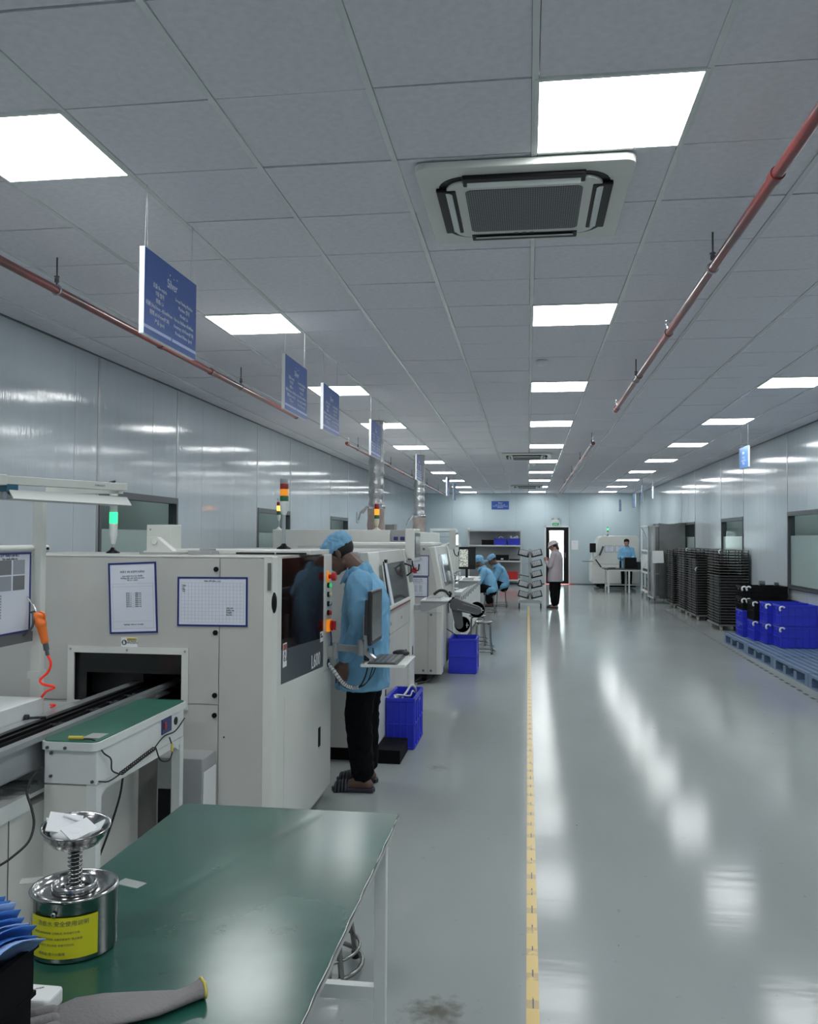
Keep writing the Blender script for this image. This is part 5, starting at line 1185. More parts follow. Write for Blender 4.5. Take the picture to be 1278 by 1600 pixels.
dup(pl_, (3.05, 10.04, 0), label='empty blue-grey plastic pallet third from the far end')
dup(pl_, (3.045, 8.65, 0), label='empty blue-grey plastic pallet cut off by the right picture edge')
# crates on the pallets
G = 'crates stacked on the pallets'
Z0 = .15
for k, (y, l) in enumerate(((12.30, 'nearest blue crate of the lower layer on the pallets'), (12.72, 'middle blue crate of the lower layer on the pallets'), (13.14, 'third blue crate of the lower layer on the pallets'))):
    crate(l, 3.32-.07*k+.07, 3.87, y, y+.39, Z0, Z0+.29, 'crate_blue', G, circles=[(3.325-.07*k+.09, y-.012, Z0+.245)], nribs=5)
for k, (y, l, mt_) in enumerate(((12.30, 'nearest blue crate of the upper layer on the pallets', 'crate_blue'), (12.72, 'second blue crate of the upper layer on the pallets', 'crate_blue'), (13.14, 'black crate of the upper layer behind the two blue ones', 'crate_black'))):
    crate(l, 3.32-.07*k+.07, 3.87, y, y+.39, Z0+.292, Z0+.58, mt_, G, circles=[(3.325-.07*k+.09, y-.012, Z0+.53)], nribs=5)
for z, l, mt_, h in ((Z0, 'blue crate at the bottom of the far stack on the pallets', 'crate_blue', .20), (Z0+.202, 'blue crate second from the bottom in the far stack on the pallets', 'crate_blue', .20), (Z0+.404, 'black crate third from the bottom in the far stack', 'crate_black', .18), (Z0+.586, 'black crate on top of the far stack on the pallets', 'crate_black', .18)):
    crate(l, 3.205, 3.86, 13.62, 14.05, z, z+h, mt_, G, circles=[(3.235, 13.605, z+.14), (3.30, 13.605, z+.14)] if mt_ == 'crate_black' else (), nribs=6)
tag(obj('reel_pair', MB().cyl((3.48, 13.75, .955), (3.56, 13.75, .955), .04, n=18).cyl((3.70, 13.75, .945), (3.76, 13.75, .945), .03, n=18), 'grey_plastic'), 'grey reels lying on top of the far black crates', 'reel')
# ================================================================ STACKS OF BLACK TRAYS ON DOLLIES
def tray_meshes(W, D, H):
    """tray frame with its own width (X) and depth (Y); origin at the low near-left corner"""
    e = .012; m_ = MB(); m_.box(0, W, 0, D, 0, .006)
    for x in (0, W/3, 2*W/3, W):
        xx = min(max(x-e/2, 0), W-e)
        for y in (0, D-e): m_.box(xx, xx+e, y, y+e, .006, H-.008)
    for y in (D/2-e/2,):
        for x in (0, W-e): m_.box(x, x+e, y, y+e, .006, H-.008)
    f = m_.mesh('tray_floor', ['crate_black'])
    m_ = MB(); t_ = H-.010
    m_.box(-.002, W+.002, -.002, e, t_, H-.001).box(-.002, W+.002, D-e, D+.002, t_, H-.001).box(-.002, e, e, D-e, t_, H-.001).box(W-e, W+.002, e, D-e, t_, H-.001)
    r = m_.mesh('tray_rim', ['tray_edge'])
    l = MB().box(.03, W-.03, .03, D-.03, .006, H-.022).mesh('tray_load', ['black'])
    return f, r, l
H = .0505
stacks = [(3.36, 15.95, .51, .98, 26, 'nearest', 9), (3.33, 17.92, .50, .98, 26, 'second', 4), (3.34, 19.22, .50, .92, 26, 'third', 4), (3.37, 20.95, .48, .85, 25, 'farthest', 3)]
for x, y, W, D, n, nm, empty in stacks:
    f, r, l = tray_meshes(W, D, H)
    dl = thing('dolly', 'low grey dolly with pale casters under the %s black tray stack' % nm, 'dolly', (x, y, 0), 'dollies under the tray stacks')
    obj('deck', MB().box(x-.01, x+W+.01, y-.01, y+D+.01, .085, .115), 'tray_edge', dl, bevel=.004)
    for px, py in ((x+.05, y+.08), (x+W-.05, y+.08), (x+.05, y+D-.1), (x+W-.05, y+D-.1)):
        cs = obj('caster', MB().cyl((px-.014, py, .034), (px+.014, py, .034), .034, n=18), 'cream', dl)
        obj('fork', MB().box(px-.022, px-.016, py-.012, py+.02, .03, .085).box(px+.016, px+.022, py-.012, py+.02, .03, .085).box(px-.022, px+.022, py-.02, py+.02, .078, .085), 'alu', cs)
    first = None
    for k in range(n):
        lab = 'black storage tray, %s from the top of the %s stack' % (ORD[n-1-k] if k < n-1 else 'topmost', nm) if k < n-1 else 'black storage tray, topmost of the %s stack' % nm
        lab = lab.replace('nearest from', 'first from')
        t = thing('storage_tray', lab, 'tray', (x+random.uniform(-.003, .003), y+random.uniform(-.004, .004), .115+H*k), 'black trays of the %s stack' % nm)
        link('tray_floor', f, t); link('tray_rim', r, t)
        if k < n-empty: link('tray_load', l, t)
    if nm in ('nearest', 'second', 'third'):
        zz = {'nearest': 1.40, 'second': 1.02, 'third': 1.40}[nm]; kx = {'nearest': .03, 'second': .02, 'third': .06}[nm]
        tag(obj('hook_reel', MB().tube([(x+kx, y-.012, zz+.035), (x+kx-.028, y-.012, zz+.02), (x+kx-.032, y-.012, zz-.005), (x+kx-.022, y-.012, zz-.03)], .009, 8, 3), 'paper_white'), 'small white curved clip on the %s black tray stack' % nm, 'clip')
# ================================================================ STEEL CABINET
t = thing('steel_cabinet', 'tall stainless steel cabinet on casters by the right wall', 'cabinet', (3.5, 22.9, 0))
obj('body', MB().box(3.26, 3.90, 22.3, 23.5, .13, 1.98), 'brushed', t, bevel=.006)
obj('top_cover', MB().prism([(3.24, 1.98), (3.90, 1.98), (3.90, 2.03), (3.75, 2.03), (3.60, 2.0), (3.45, 2.0), (3.24, 2.02)], 'y', 22.28, 23.52), 'brushed', t)
obj('front_frame', MB().box(3.12, 3.16, 22.28, 22.32, .12, 2.0).box(3.12, 3.16, 23.3, 23.34, .12, 2.0).box(3.12, 3.26, 22.28, 22.32, 1.96, 2.0).box(3.12, 3.16, 22.32, 23.3, 1.96, 2.0).box(3.12, 3.26, 22.28, 22.32, .12, .16).box(3.12, 3.16, 22.32, 23.3, .12, .16).box(3.12, 3.26, 22.28, 22.32, .74, .77), 'alu', t)
obj('door_panel', MB().box(3.17, 3.255, 22.34, 23.28, .2, 1.93), 'brushed', t)
cs = MB()
for px, py in ((3.16, 22.36), (3.84, 22.36), (3.16, 23.4), (3.84, 23.4)): cs.cyl((px-.015, py, .045), (px+.015, py, .045), .045, n=16).box(px-.02, px+.02, py-.02, py+.02, .06, .13)
obj('casters', cs, 'grey_plastic', t)
tag(obj('paper_notice', MB().add([(3.09, 22.26, 1.02), (3.37, 22.26, 1.03), (3.355, 22.26, 1.33), (3.09, 22.26, 1.33), (3.09, 22.264, 1.02), (3.37, 22.264, 1.03), (3.355, 22.264, 1.33), (3.09, 22.264, 1.33)], [(0,1,2,3), (7,6,5,4), (0,4,5,1), (1,5,6,2), (2,6,7,3), (3,7,4,0)]), 'paper_white'), 'white paper sheet taped to the corner of the steel cabinet', 'paper')
# ================================================================ WHITE SHELF CART
t = thing('shelf_cart', 'tall white shelf cart with diagonal braces between the cabinet and the far table', 'cart', (3.5, 24.6, 0))
y0_, y1, x0, x1 = 23.95, 25.35, 3.20, 3.85
for x in (x0, x1-.04):
    for y in (y0_, y1-.04): obj('post', MB().box(x, x+.04, y, y+.04, .08, 2.0), 'white_paint', t)
for z in (.16, .68, 1.28, 1.95): obj('shelf', MB().box(x0+.002, x1-.002, y0_+.002, y1-.002, z, z+.045), 'white_paint', t)
for a, b_ in (((x0+.02, y1-.1, 1.93), (x0+.02, y0_+.05, 1.55)), ((x0+.02, y0_+.1, 1.05), (x0+.02, y1-.2, .78))): obj('brace', MB().cyl(a, b_, .016, n=6), 'grey_plastic' if a[2] > 1.5 else 'white_paint', t)
cs = MB()
for px in (x0+.03, x1-.03):
    for py in (y0_+.03, y1-.03): cs.cyl((px-.014, py, .04), (px+.014, py, .04), .04, n=14)
obj('casters', cs, 'grey_plastic', t)
tag(obj('motor_part', MB().ell((3.42, 24.4, .36), (.12, .16, .15)).ell((3.42, 24.7, .34), (.10, .14, .13)).cyl((3.32, 24.5, .40), (3.26, 24.5, .55), .03).box(3.25, 3.6, 24.2, 25.0, .206, .26), 'burgundy'), 'dark red machine part on the bottom shelf of the white cart', 'machine part')
tag(obj('dark_tray', MB().box(3.24, 3.8, 24.05, 25.2, .726, .80).box(3.3, 3.6, 24.2, 24.5, .80, .86), 'black', bevel=.01), 'black tray on the lower middle shelf of the white cart', 'tray')
tag(obj('carton_panel', MB().box(3.22, 3.26, 24.05, 25.25, .81, 1.2), 'white_paint'), 'grey-white board leaning in the middle of the white cart', 'panel')
tag(obj('small_vise', MB().box(3.3, 3.5, 24.1, 24.3, 1.326, 1.40).cyl((3.34, 24.15, 1.40), (3.34, 24.15, 1.55), .025).box(3.26, 3.42, 24.5, 24.8, 1.326, 1.37), 'dark_plastic'), 'small dark tools on the upper shelf of the white cart', 'tool')
# ================================================================ FAR MACHINE, TABLE
t = thing('wave_machine', 'large pale machine with a rounded hood against the back right corner', 'machine', (2.9, 29.6, 0))
obj('base', MB().box(2.10, 3.60, 28.9, 30.5, .16, .78), 'machine', t, bevel=.02)
obj('hood', MB().prism([(2.10, .785), (3.60, .785), (3.60, 1.62), (3.52, 1.73), (2.45, 1.73), (2.34, 1.66)], 'y', 28.95, 30.45), 'machine', t, bevel=.02)
obj('plinth', MB().box(2.25, 3.5, 29.0, 30.3, .05, .16), 'black_matte', t)
obj('foot', MB().lathe((2.4, 29.0, 0), [(.10, 0), (.10, .03), (.04, .06), (.04, .16)], 14), 'black', t)
obj('monitor_arm', MB().tube([(2.25, 28.85, 1.12), (2.12, 28.8, 1.0), (1.98, 28.7, .90)], .02, 8).tube([(2.12, 28.8, 1.0), (2.1, 28.8, 1.25)], .025, 8), 'machine', t)
obj('monitor', MB().box(2.0, 2.20, 28.7, 28.76, 1.18, 1.48), 'black', t, bevel=.008)
obj('key_tray', MB().box(1.75, 2.1, 28.5, 28.7, .885, .90), 'dark_plastic', t)
obj('tilted_panel', MB().cyl((2.33, 28.9, 1.08), (2.45, 28.9, 1.38), .03, n=8), 'dark_alu', t)
obj('hanging_rod', MB().cyl((2.2, 28.85, .95), (2.38, 28.85, .70), .02, n=8), 'black', t)
doc('framed_notice', 'left of two small framed sheets on the far pale machine', 2.50, 2.80, 28.949, 1.19, 1.40, 0, heading='QUY TRÌNH', lines=3, fm_='ink')
doc('framed_notice', 'right of two small framed sheets on the far pale machine', 2.84, 3.12, 28.949, 1.19, 1.40, 0, heading='BẢO TRÌ', lines=3, fm_='ink')
tower('thin signal tower glowing green on the far pale machine', 2.62, 29.2, 1.73, [(.05, 'white_paint', 'housing'), (.05, 'lens_red', 'lens'), (.06, 'green_lit', 'lens'), (.05, 'lens_clear', 'lens')], .03, .06)
t = thing('far_table', 'long low white table with a dark top before the far pale machine', 'table', (2.9, 27.2, 0))
x0, x1, y0_, y1 = 2.40, 3.52, 26.75, 27.75
obj('table_top', MB().box(x0-.1, x1+.02, y0_-.02, y1+.02, .70, .725), 'dark_plastic', t)
obj('apron', MB().box(x0, x1, y0_, y0_+.03, .65, .70).box(x0, x1, y1-.03, y1, .65, .70).box(x0, x0+.03, y0_+.03, y1-.03, .65, .70).box(x1-.03, x1, y0_+.03, y1-.03, .65, .70), 'white_paint', t)
for x in (x0, (x0+x1)/2+.05, x1-.045):
    for y in (y0_, y1-.045): obj('leg', MB().box(x, x+.045, y, y+.045, 0, .65), 'white_paint', t)
obj('lower_rail', MB().box(x0+.045, x1-.045, y1-.04, y1-.01, .17, .21).box(x0+.005, x0+.035, y0_+.045, y1-.045, .17, .21).box(x1-.035, x1-.005, y0_+.045, y1-.045, .17, .21), 'white_paint', t)
tag(obj('black_bin', MB().box(2.93, 3.28, 27.0, 27.35, .725, 1.06), 'black', bevel=.01), 'square black bin standing on the far white table', 'bin')
t = thing('tool_bottle', 'black bottle standing left of the black bin on the far table', 'bottle', (2.82, 27.2, .725))
obj('bottle_body', MB().lathe((2.82, 27.2, .725), [(.03, 0), (.03, .2), (.012, .24), (.012, .34)], 12), 'black', t); obj('nozzle', MB().cyl((2.82, 27.2, 1.065), (2.82, 27.2, 1.10), .006, n=6), 'grey_plastic', t)
tag(obj('drawing_sheets', MB().obox(V((3.42, 27.2, 1.02)), V((1, 0, -.15)).normalized(), Y_, V((.15, 0, 1)).normalized(), .16, .12, .005), 'paper_white'), 'large white sheet held up beside the black bin', 'paper')
tag(obj('dark_case', MB().box(3.30, 3.50, 27.0, 27.4, .725, .93), 'dark_plastic', bevel=.01), 'black case at the right end of the far table', 'case')
tag(obj('hand_tools', MB().box(2.42, 2.65, 27.0, 27.06, .725, .745).cyl((2.5, 27.2, .735), (2.7, 27.3, .735), .01), 'black'), 'small black tools at the left end of the far table', 'tool')
tag(obj('white_carton', MB().box(2.48, 2.78, 28.55, 28.8, .785, .95), 'paper_white'), 'white box on the ledge of the far pale machine', 'box') if False else None
# ================================================================ SHELVES AT THE BACK
t = thing('storage_shelves', 'grey metal storage shelves against the back wall', 'shelf', (-1.15, 30.8, 0))
x0, x1, y0_, y1 = -2.10, -.21, 30.35, 31.0
for x in (x0, x1-.045):
    for y in (y0_, y1-.045):
        p_ = obj('post', MB().box(x, x+.045, y, y+.045, 0, 2.0), 'white_paint', t)
        if y == y0_: obj('post_holes', MB().box(x+.017, x+.028, y-.001, y+.001, .1, .12).v and (lambda m_: [m_.box(x+.017, x+.028, y-.001, y, .08+.06*k, .105+.06*k) for k in range(31)] and m_)(MB()), 'black', p_)
for z in (.14, .80, 1.34, 1.88): obj('shelf_board', MB().box(x0+.002, x1-.002, y0_+.002, y1-.002, z, z+.05), 'white_paint', t)
obj('back_sheet', MB().box(x0+.045, x1-.045, y1-.045, y1-.042, .2, 1.87), 'machine_grey', t)
def bin_(lab, x0, x1, z, h, mt_, grp, cat='crate'):
    t = thing('storage_bin', lab, cat, ((x0+x1)/2, 30.55, z), grp); w = .012
    obj('bin_body', MB().box(x0, x1, 30.4, 30.8, z, z+w).box(x0, x1, 30.4, 30.4+w, z+w, z+h).box(x0, x1, 30.8-w, 30.8, z+w, z+h).box(x0, x0+w, 30.4+w, 30.8-w, z+w, z+h).box(x1-w, x1, 30.4+w, 30.8-w, z+w, z+h), mt_, t)
    obj('bin_rim', MB().box(x0-.006, x1+.006, 30.392, 30.4, z+h-.03, z+h).box(x0-.006, x1+.006, 30.8, 30.808, z+h-.03, z+h), mt_, t)
    return t
bin_('black bin on the upper board of the back shelves', -1.60, -1.19, 1.39, .18, 'crate_black', 'bins on the back shelves')
bin_('blue bin in the middle of the upper board of the back shelves', -1.165, -.74, 1.39, .23, 'crate_blue', 'bins on the back shelves')
bin_('blue bin at the right of the upper board, piled with white parts', -.68, -.26, 1.39, .23, 'crate_blue', 'bins on the back shelves')
bin_('black bin with a white tag on the middle board of the back shelves', -1.10, -.66, .85, .19, 'crate_black', 'bins on the back shelves')
tag(obj('bin_tag', MB().box(-.93, -.84, 30.385, 30.39, .88, .93), 'paper_white'), 'small white tag on the black bin of the middle board', 'label')
tag(obj('flat_tray', MB().box(-.64, -.28, 30.4, 30.75, .85, .90), 'black'), 'flat black tray right of the tagged bin on the middle board', 'tray')
bin_('red bin at the left of the lowest board, half hidden', -.98, -.76, .19, .27, 'red', 'bins on the back shelves')
bin_('wider red bin on the lowest board of the back shelves', -.74, -.34, .19, .27, 'red', 'bins on the back shelves')
mb = MB(); random.seed(9)
for k in range(16): mb.ell((random.uniform(-.62, -.32), random.uniform(30.45, 30.75), 1.60+random.uniform(0, .10)), (.035, .04, .03), None, 8, 5)
s_ = tag(obj('white_parts', mb, 'paper_white'), 'heap of small white parts in the right blue bin', 'parts'); s_['kind'] = 'stuff'
tag(obj('white_ring', MB().tube([(-.93+.08*math.cos(a*PI/8), 30.5, 1.60+.08*math.sin(a*PI/8)) for a in range(17)], .014, 6), 'paper_white'), 'white ring standing in the middle blue bin', 'ring')
# ================================================================ PCB TROLLEY
x, y = .055, 20.5
t = thing('board_trolley', 'two-sided rack trolley with five tiers of slanted trays in the aisle', 'trolley', (x, y, 0))
obj('pole', MB().box(x-.04, x+.04, y-.14, y-.10, .16, 1.38).box(x-.03, x+.03, y+.10, y+.14, .16, 1.36), 'alu', t)
obj('cross_bar', MB().box(x-.02, x+.02, y-.10, y+.10, 1.28, 1.32).box(x-.02, x+.02, y-.10, y+.10, .17, .22), 'alu', t)
obj('base_frame', MB().box(x-.28, x+.28, y-.16, y-.12, .115, .165).box(x-.27, x+.27, y+.20, y+.24, .12, .16).box(x-.27, x-.23, y-.12, y+.20, .12, .16).box(x+.23, x+.27, y-.12, y+.20, .12, .16).prism([(x-.12, .16), (x+.12, .16), (x+.04, .24), (x-.04, .24)], 'y', y-.15, y-.11), 'alu', t)
for px in (x-.25, x+.25):
    for py in (y-.14, y+.22):
        cs = obj('caster', MB().cyl((px-.014, py, .045), (px+.014, py, .045), .045, n=18), 'black', t)
        obj('fork', MB().box(px-.024, px-.018, py-.015, py+.015, .04, .12).box(px+.018, px+.024, py-.015, py+.015, .04, .12), 'alu', cs)
for k, z in enumerate((1.20, .955, .715, .475, .235)):
    for s_ in (1, -1):
        if s_ < 0 and k == 1:
            obj('side_rod', MB().cyl((x-.12, y-.15, z+.08), (x+.10, y-.15, z+.08), .008, n=6), 'alu', t); continue
        if s_ < 0 and k == 2:
            ax = V((-.85, 0, .16)).normalized(); up_ = V((.16, 0, .85)).normalized()
            obj('tray_plate', MB().obox(V((x-.15, y, z+.04)), ax, Y_, up_, .13, .15, .008), 'black', t); continue
        a = math.radians(14)*1; ax = V((s_*math.cos(a), 0, math.sin(a))); up_ = V((-s_*math.sin(a), 0, math.cos(a)))
        c0 = V((x+s_*.155, y, z+.02))
        tr = obj('tray_plate', MB().obox(c0, ax, Y_, up_, .130, .16, .013).obox(c0-ax*.12+up_*.06, ax, Y_, up_, .006, .16, .06), 'black', t)
        obj('rack_back', MB().obox(c0+up_*.055-Y_*.03, ax, Y_, up_, .135, .006, .078), 'black', tr)
        pb = obj('board_rack', MB().obox(c0+up_*.068+ax*.012-Y_*.05, ax, Y_, up_, .098, .006, .056), 'paper_white', tr)
        mb = MB()
        for i in range(5):
            for j in range(4): mb.obox(c0+up_*(.030+.026*j)+ax*(-.064+.037*i)-Y_*.0575, ax, Y_, up_, .008, .002, .0072)
        obj('rack_slots', mb, 'ink', pb)
    
# exit sign with lamps, notice by the door
t = thing('exit_sign', 'small green exit sign above the back door', 'sign', (.985, YB, 2.07))
obj('sign_box', MB().box(.84, 1.13, YB-.05, YB-.002, 2.07, 2.23), 'white_paint', t)
obj('green_face', MB().box(.865, 1.105, YB-.053, YB-.05, 2.09, 2.19), 'exit_green', t)
text('lettering', 'EXIT', .075, (.985, YB-.054, 2.113), X_, Z_, 'sign_edge', t, 'CENTER')
t = thing('emergency_lamp', 'twin-head emergency lamp on the wall above the exit sign', 'lamp', (.985, YB, 2.25))
obj('lamp_box', MB().box(.87, 1.10, YB-.06, YB-.002, 2.24, 2.30), 'white_paint', t)
for x in (.88, 1.09): obj('lamp_head', MB().lathe((x, YB-.04, 2.34), [(.02, .03), (.045, .0), (.045, -.03), (0, -.035)], 14, V((0, 1, 0)).normalized()).cyl((x, YB-.03, 2.29), (x, YB-.03, 2.34), .01), 'machine_grey', t)
t = thing('wall_notice', 'pale paper notice on the back wall right of the door', 'notice', (1.66, YB, 1.24))
obj('sheet', MB().box(1.54, 1.78, YB-.006, YB-.002, 1.24, 1.56), 'paper_white', t)
text('lettering', 'NỘI QUY\n- - - -\n- - -', .03, (1.66, YB-.007, 1.47), X_, Z_, 'ink_light', t, 'CENTER', res=1)
# ================================================================ CONVEYOR WORKSTATION, LEFT FRONT
t = thing('board_conveyor', 'white board conveyor with black tracks running into the near machine opening', 'conveyor', (-1.95, 3.2, 0))
yc0, yc1 = 1.4, 4.40
obj('side_rail', MB().box(-1.835, -1.800, yc0, yc1, .845, .865).box(-1.835, -1.828, yc0, yc1-.3, .74, .845), 'alu', t)
obj('side_rail', MB().box(-2.02, -1.975, yc0, yc1, .845, .865).box(-2.02, -2.012, yc0, yc1-.3, .74, .845), 'alu', t)
obj('belt_track', MB().box(-1.973, -1.955, yc0, yc1, .835, .862).box(-1.948, -1.932, yc0, yc1, .825, .855).box(-1.925, -1.915, yc0, yc1, .82, .845), 'black', t)
obj('bed_plate', MB().box(-1.91, -1.838, yc0, yc1-.1, .80, .81).box(-2.011, -1.838, yc0, yc1-.35, .73, .735), 'machine_grey', t)
for y in (3.32, 3.62, 3.80, 3.98): obj('roller', MB().cyl((-1.95, y, .838), (-1.84, y, .838), .009, n=10).cyl((-1.89, y, .838), (-1.87, y, .838), .016, n=14), 'dark_plastic', t)
obj('cover_box', MB().box(-2.36, -2.03, 1.6, 3.43, .80, .93), 'white_paint', t, bevel=.004)
obj('cover_box', MB().box(-2.75, -2.42, 2.6, 3.52, .80, .935), 'white_paint', t, bevel=.004)
obj('adjusting_knob', MB().cyl((-2.03, 3.30, .865), (-1.96, 3.34, .865), .008, n=8).cyl((-2.03, 3.30, .865), (-2.015, 3.305, .865), .018, n=14), 'black', t)
obj('cover_hole', MB().cyl((-2.0305, 3.10, .868), (-2.0275, 3.10, .868), .016, n=14), 'black', t)
obj('bed_table', MB().box(-2.75, -2.03, 1.5, 4.02, .765, .795), 'machine_grey', t)
for x, y in ((-2.7, 1.6), (-2.7, 3.9), (-1.98, 1.6)): obj('leg', MB().box(x-.02, x+.02, y-.02, y+.02, 0, .765), 'white_paint', t)
obj('lower_tray', MB().box(-2.4, -1.84, 1.6, 3.6, .63, .645).box(-1.84, -1.82, 1.6, 3.0, .60, .66), 'white_paint', t)
obj('guide_rods', MB().cyl((-1.98, 3.02, .69), (-1.81, 3.04, .69), .008, n=8).cyl((-1.98, 2.97, .69), (-1.81, 2.99, .69), .008, n=8), 'dark_alu', t)
obj('cabinet_side', MB().box(-2.6, -1.84, 2.2, 3.95, .06, .60), 'machine', t)
obj('cabinet_joint', MB().box(-1.839, -1.838, 2.9, 2.904, .06, .60), 'ink', t)
obj('post', MB().box(-2.122, -2.078, 3.48, 3.52, .79, 1.80), 'machine', t, bevel=.003)
obj('clamp_bar', MB().box(-2.126, -2.075, 3.47, 3.53, 1.0, 1.03), 'machine', t)
obj('notice_rail', MB().cyl((-2.125, 2.4, 1.556), (-2.125, 3.60, 1.556), .017, n=14), 'machine', t)
obj('notice_rail', MB().box(-2.14, -2.112, 2.4, 3.50, 1.160, 1.203), 'grey_plastic', t)
obj('rail_bolt', MB().cyl((-2.108, 3.575, 1.556), (-2.10, 3.575, 1.556), .006, n=8), 'black', t)
# framed work notice on the rails, facing the aisle
t = thing('framed_notice', 'framed work sheet with four small photos at the left picture edge', 'document', (-2.11, 3.2, 1.2), 'framed documents on the machines')
ya, yb2, za, zb2 = 2.95, 3.452, 1.205, 1.542; xf_ = -2.11
obj('frame', MB().box(xf_-.004, xf_+.004, ya, yb2, za, za+.008).box(xf_-.004, xf_+.004, ya, yb2, zb2-.008, zb2).box(xf_-.004, xf_+.004, ya, ya+.008, za+.008, zb2-.008).box(xf_-.004, xf_+.004, yb2-.008, yb2, za+.008, zb2-.008), 'frame_blue', t)
obj('sheet', MB().box(xf_-.002, xf_+.001, ya+.008, yb2-.008, za+.008, zb2-.008), 'paper', t)
for i in range(4):
    for j in range(2): obj('printed_photo', MB().box(xf_+.001, xf_+.002, 3.04+.095*i, 3.122+.095*i, 1.385+.066*j, 1.445+.066*j), ['ink_light', 'mesh_grey'][(i+j) % 2], t)
text('lettering', 'QUY TRÌNH LÀM VIỆC\nTiêu chuẩn kiểm tra', .013, (xf_+.0015, 3.30, 1.525), Y_, Z_, 'ink', t, 'CENTER', res=1)
text('lettering', '\n'.join(['Bước %d: kiểm tra bề mặt, ghi lại kết quả vào bảng' % k for k in range(1, 10)]), .011, (xf_+.0015, 3.02, 1.365), Y_, Z_, 'ink_light', t, res=1)
# air gun and hose
t = thing('air_gun', 'orange air blow gun hanging on the white post with a red hose', 'air gun', (-2.09, 3.44, 1.2))
Yg = 3.43; g0, g1, g2 = at(58, 963, Yg), at(64, 975, Yg), at(70, 1002, Yg)
mb = MB().caps(g0, .019, g1, .024).caps(g1, .021, g2, .016).ell(g0+V((.012, 0, .0)), (.022, .018, .017))
go = fuse('gun_body', mb, 'orange', .003, Matrix.Identity(4), t, smooth=2)
obj('nozzle', MB().tube([at(56, 955, Yg), at(52, 946, Yg), at(45, 936, Yg), at(37, 929, Yg)], .0045, 8, 3), 'steel', t)
obj('lever', MB().tube([at(51, 958, Yg-.01), at(52, 968, Yg-.02), at(51, 978, Yg-.02), at(44, 988, Yg-.02), at(37, 993, Yg-.02)], .005, 6, 3).tube([at(48, 957, Yg-.01), at(52, 955, Yg-.01), at(55, 956, Yg)], .004, 6), 'dark_alu', t)
obj('hanger_hook', MB().tube([at(62, 955, Yg), at(70, 960, Yg), at(70, 968, Yg)], .004, 6, 3), 'orange', t)
obj('fitting', MB().cyl(at(71, 1005, Yg), at(73, 1016, Yg), .012, n=12).cyl(at(73, 1016, Yg), at(74.5, 1024, Yg), .008, n=10), 'dark_alu', t)
obj('hose', MB().tube([at(74.5, 1023, Yg), at(79.5, 1036, Yg), at(75, 1050, Yg), at(63, 1062, Yg), at(67, 1069, Yg-.02), at(85, 1073.5, Yg-.03), at(73, 1080, Yg), at(66, 1088, Yg+.02), at(64, 1094, Yg+.03)], .0055, 8, 6).tube([at(79, 1101, 3.55), at(86, 1102, 3.5), at(80, 1105, 3.55)], .006, 6, 3), 'hose_red', t)
# tube lamp
t = thing('tube_lamp', 'white fluorescent tube lamp with metal shade reaching out from the post', 'lamp', (-1.98, 3.03, 1.80))
a = V((-1.985, 2.98, 1.822)); b_ = V((-1.765, 3.60, 1.828)); d_ = (b_-a).normalized(); s_ = d_.cross(Z_).normalized()
def bar(p, q, hx, hz): c = (p+q)/2; return MB().obox(c, s_, d_, Z_, hx, (q-p).length/2, hz)
obj('beam', bar(a, b_, .022, .016), 'machine', t, bevel=.002)
obj('end_block', bar(a-d_*.01, a+d_*.05, .026, .020), 'machine', t, bevel=.003)
obj('lamp_socket', bar(a+d_*.05-Z_*.030, a+d_*.10-Z_*.030, .022, .014), 'teal', t)
sh = MB(); p0, p1 = a+d_*.06-Z_*.02, b_-Z_*.03
pr = [(-.048, -.050), (-.020, -.014), (.020, -.014), (.048, -.050)]; vs = []
for p in (p0, p1):
    for u_, v_ in pr: vs.append(p+s_*u_+Z_*v_)
    for u_, v_ in reversed(pr): vs.append(p+s_*u_*.93+Z_*(v_-.003))
sh.add(vs, [(i, (i+1) % 8, 8+(i+1) % 8, 8+i) for i in range(8)]+[(0, 7, 6, 1), (1, 6, 5, 2), (2, 5, 4, 3), (8, 9, 14, 15), (9, 10, 13, 14), (10, 11, 12, 13)])
obj('shade', sh, 'shade_metal', t)
obj('tube', MB().cyl(p0+d_*.01-Z_*.036, p1-d_*.02-Z_*.036, .013, n=14), 'paper_white', t)
obj('tube_cap', MB().cyl(p0-d_*.0-Z_*.036, p0+d_*.02-Z_*.036, .0145, n=14), 'alu', t)
obj('support_arm', MB().box(-2.12, -1.775, 3.575, 3.615, 1.80, 1.842).box(-2.12, -2.08, 3.52, 3.615, 1.765, 1.80), 'machine', t)
obj('lead', MB().tube([at(168, 762, 3.55), at(171, 755, 3.56), at(180, 752, 3.58)], .005, 6, 4), 'rubber', t)
text('mark', 'SUNLIGHT', .012, a.lerp(b_, .72)+s_*.0226-Z_*.004, d_, Z_, 'ink_light', t, res=1)
# ---------------------------------------------------------------- small white bench with green top
t = thing('inspection_bench', 'narrow white bench with a green top beside the conveyor', 'bench', (-1.69, 3.45, 0))
obj('top_tray', MB().prism(rr(-1.69, 3.46, .115, .43, .03), 'z', .815, .845), 'white_paint', t)
obj('green_top', MB().prism(rr(-1.69, 3.46, .108, .423, .028), 'z', .845, .849), 'green_felt', t)
obj('apron', MB().box(-1.795, -1.585, 3.05, 3.87, .685, .815), 'white_paint', t, bevel=.005)
for x in (-1.605,):
    for y in (3.07, 3.85): obj('leg', MB().box(x-.02, x+.02, y-.02, y+.02, 0, .685), 'white_paint', t)
obj('brace', MB().prism([(3.09, .685), (3.20, .685), (3.09, .63)], 'x', -1.62, -1.59).prism([(3.83, .685), (3.83, .63), (3.72, .685)], 'x', -1.62, -1.59), 'white_paint', t)
obj('side_sheet', MB().box(-1.795, -1.626, 3.055, 3.075, .0, .68), 'machine', t)
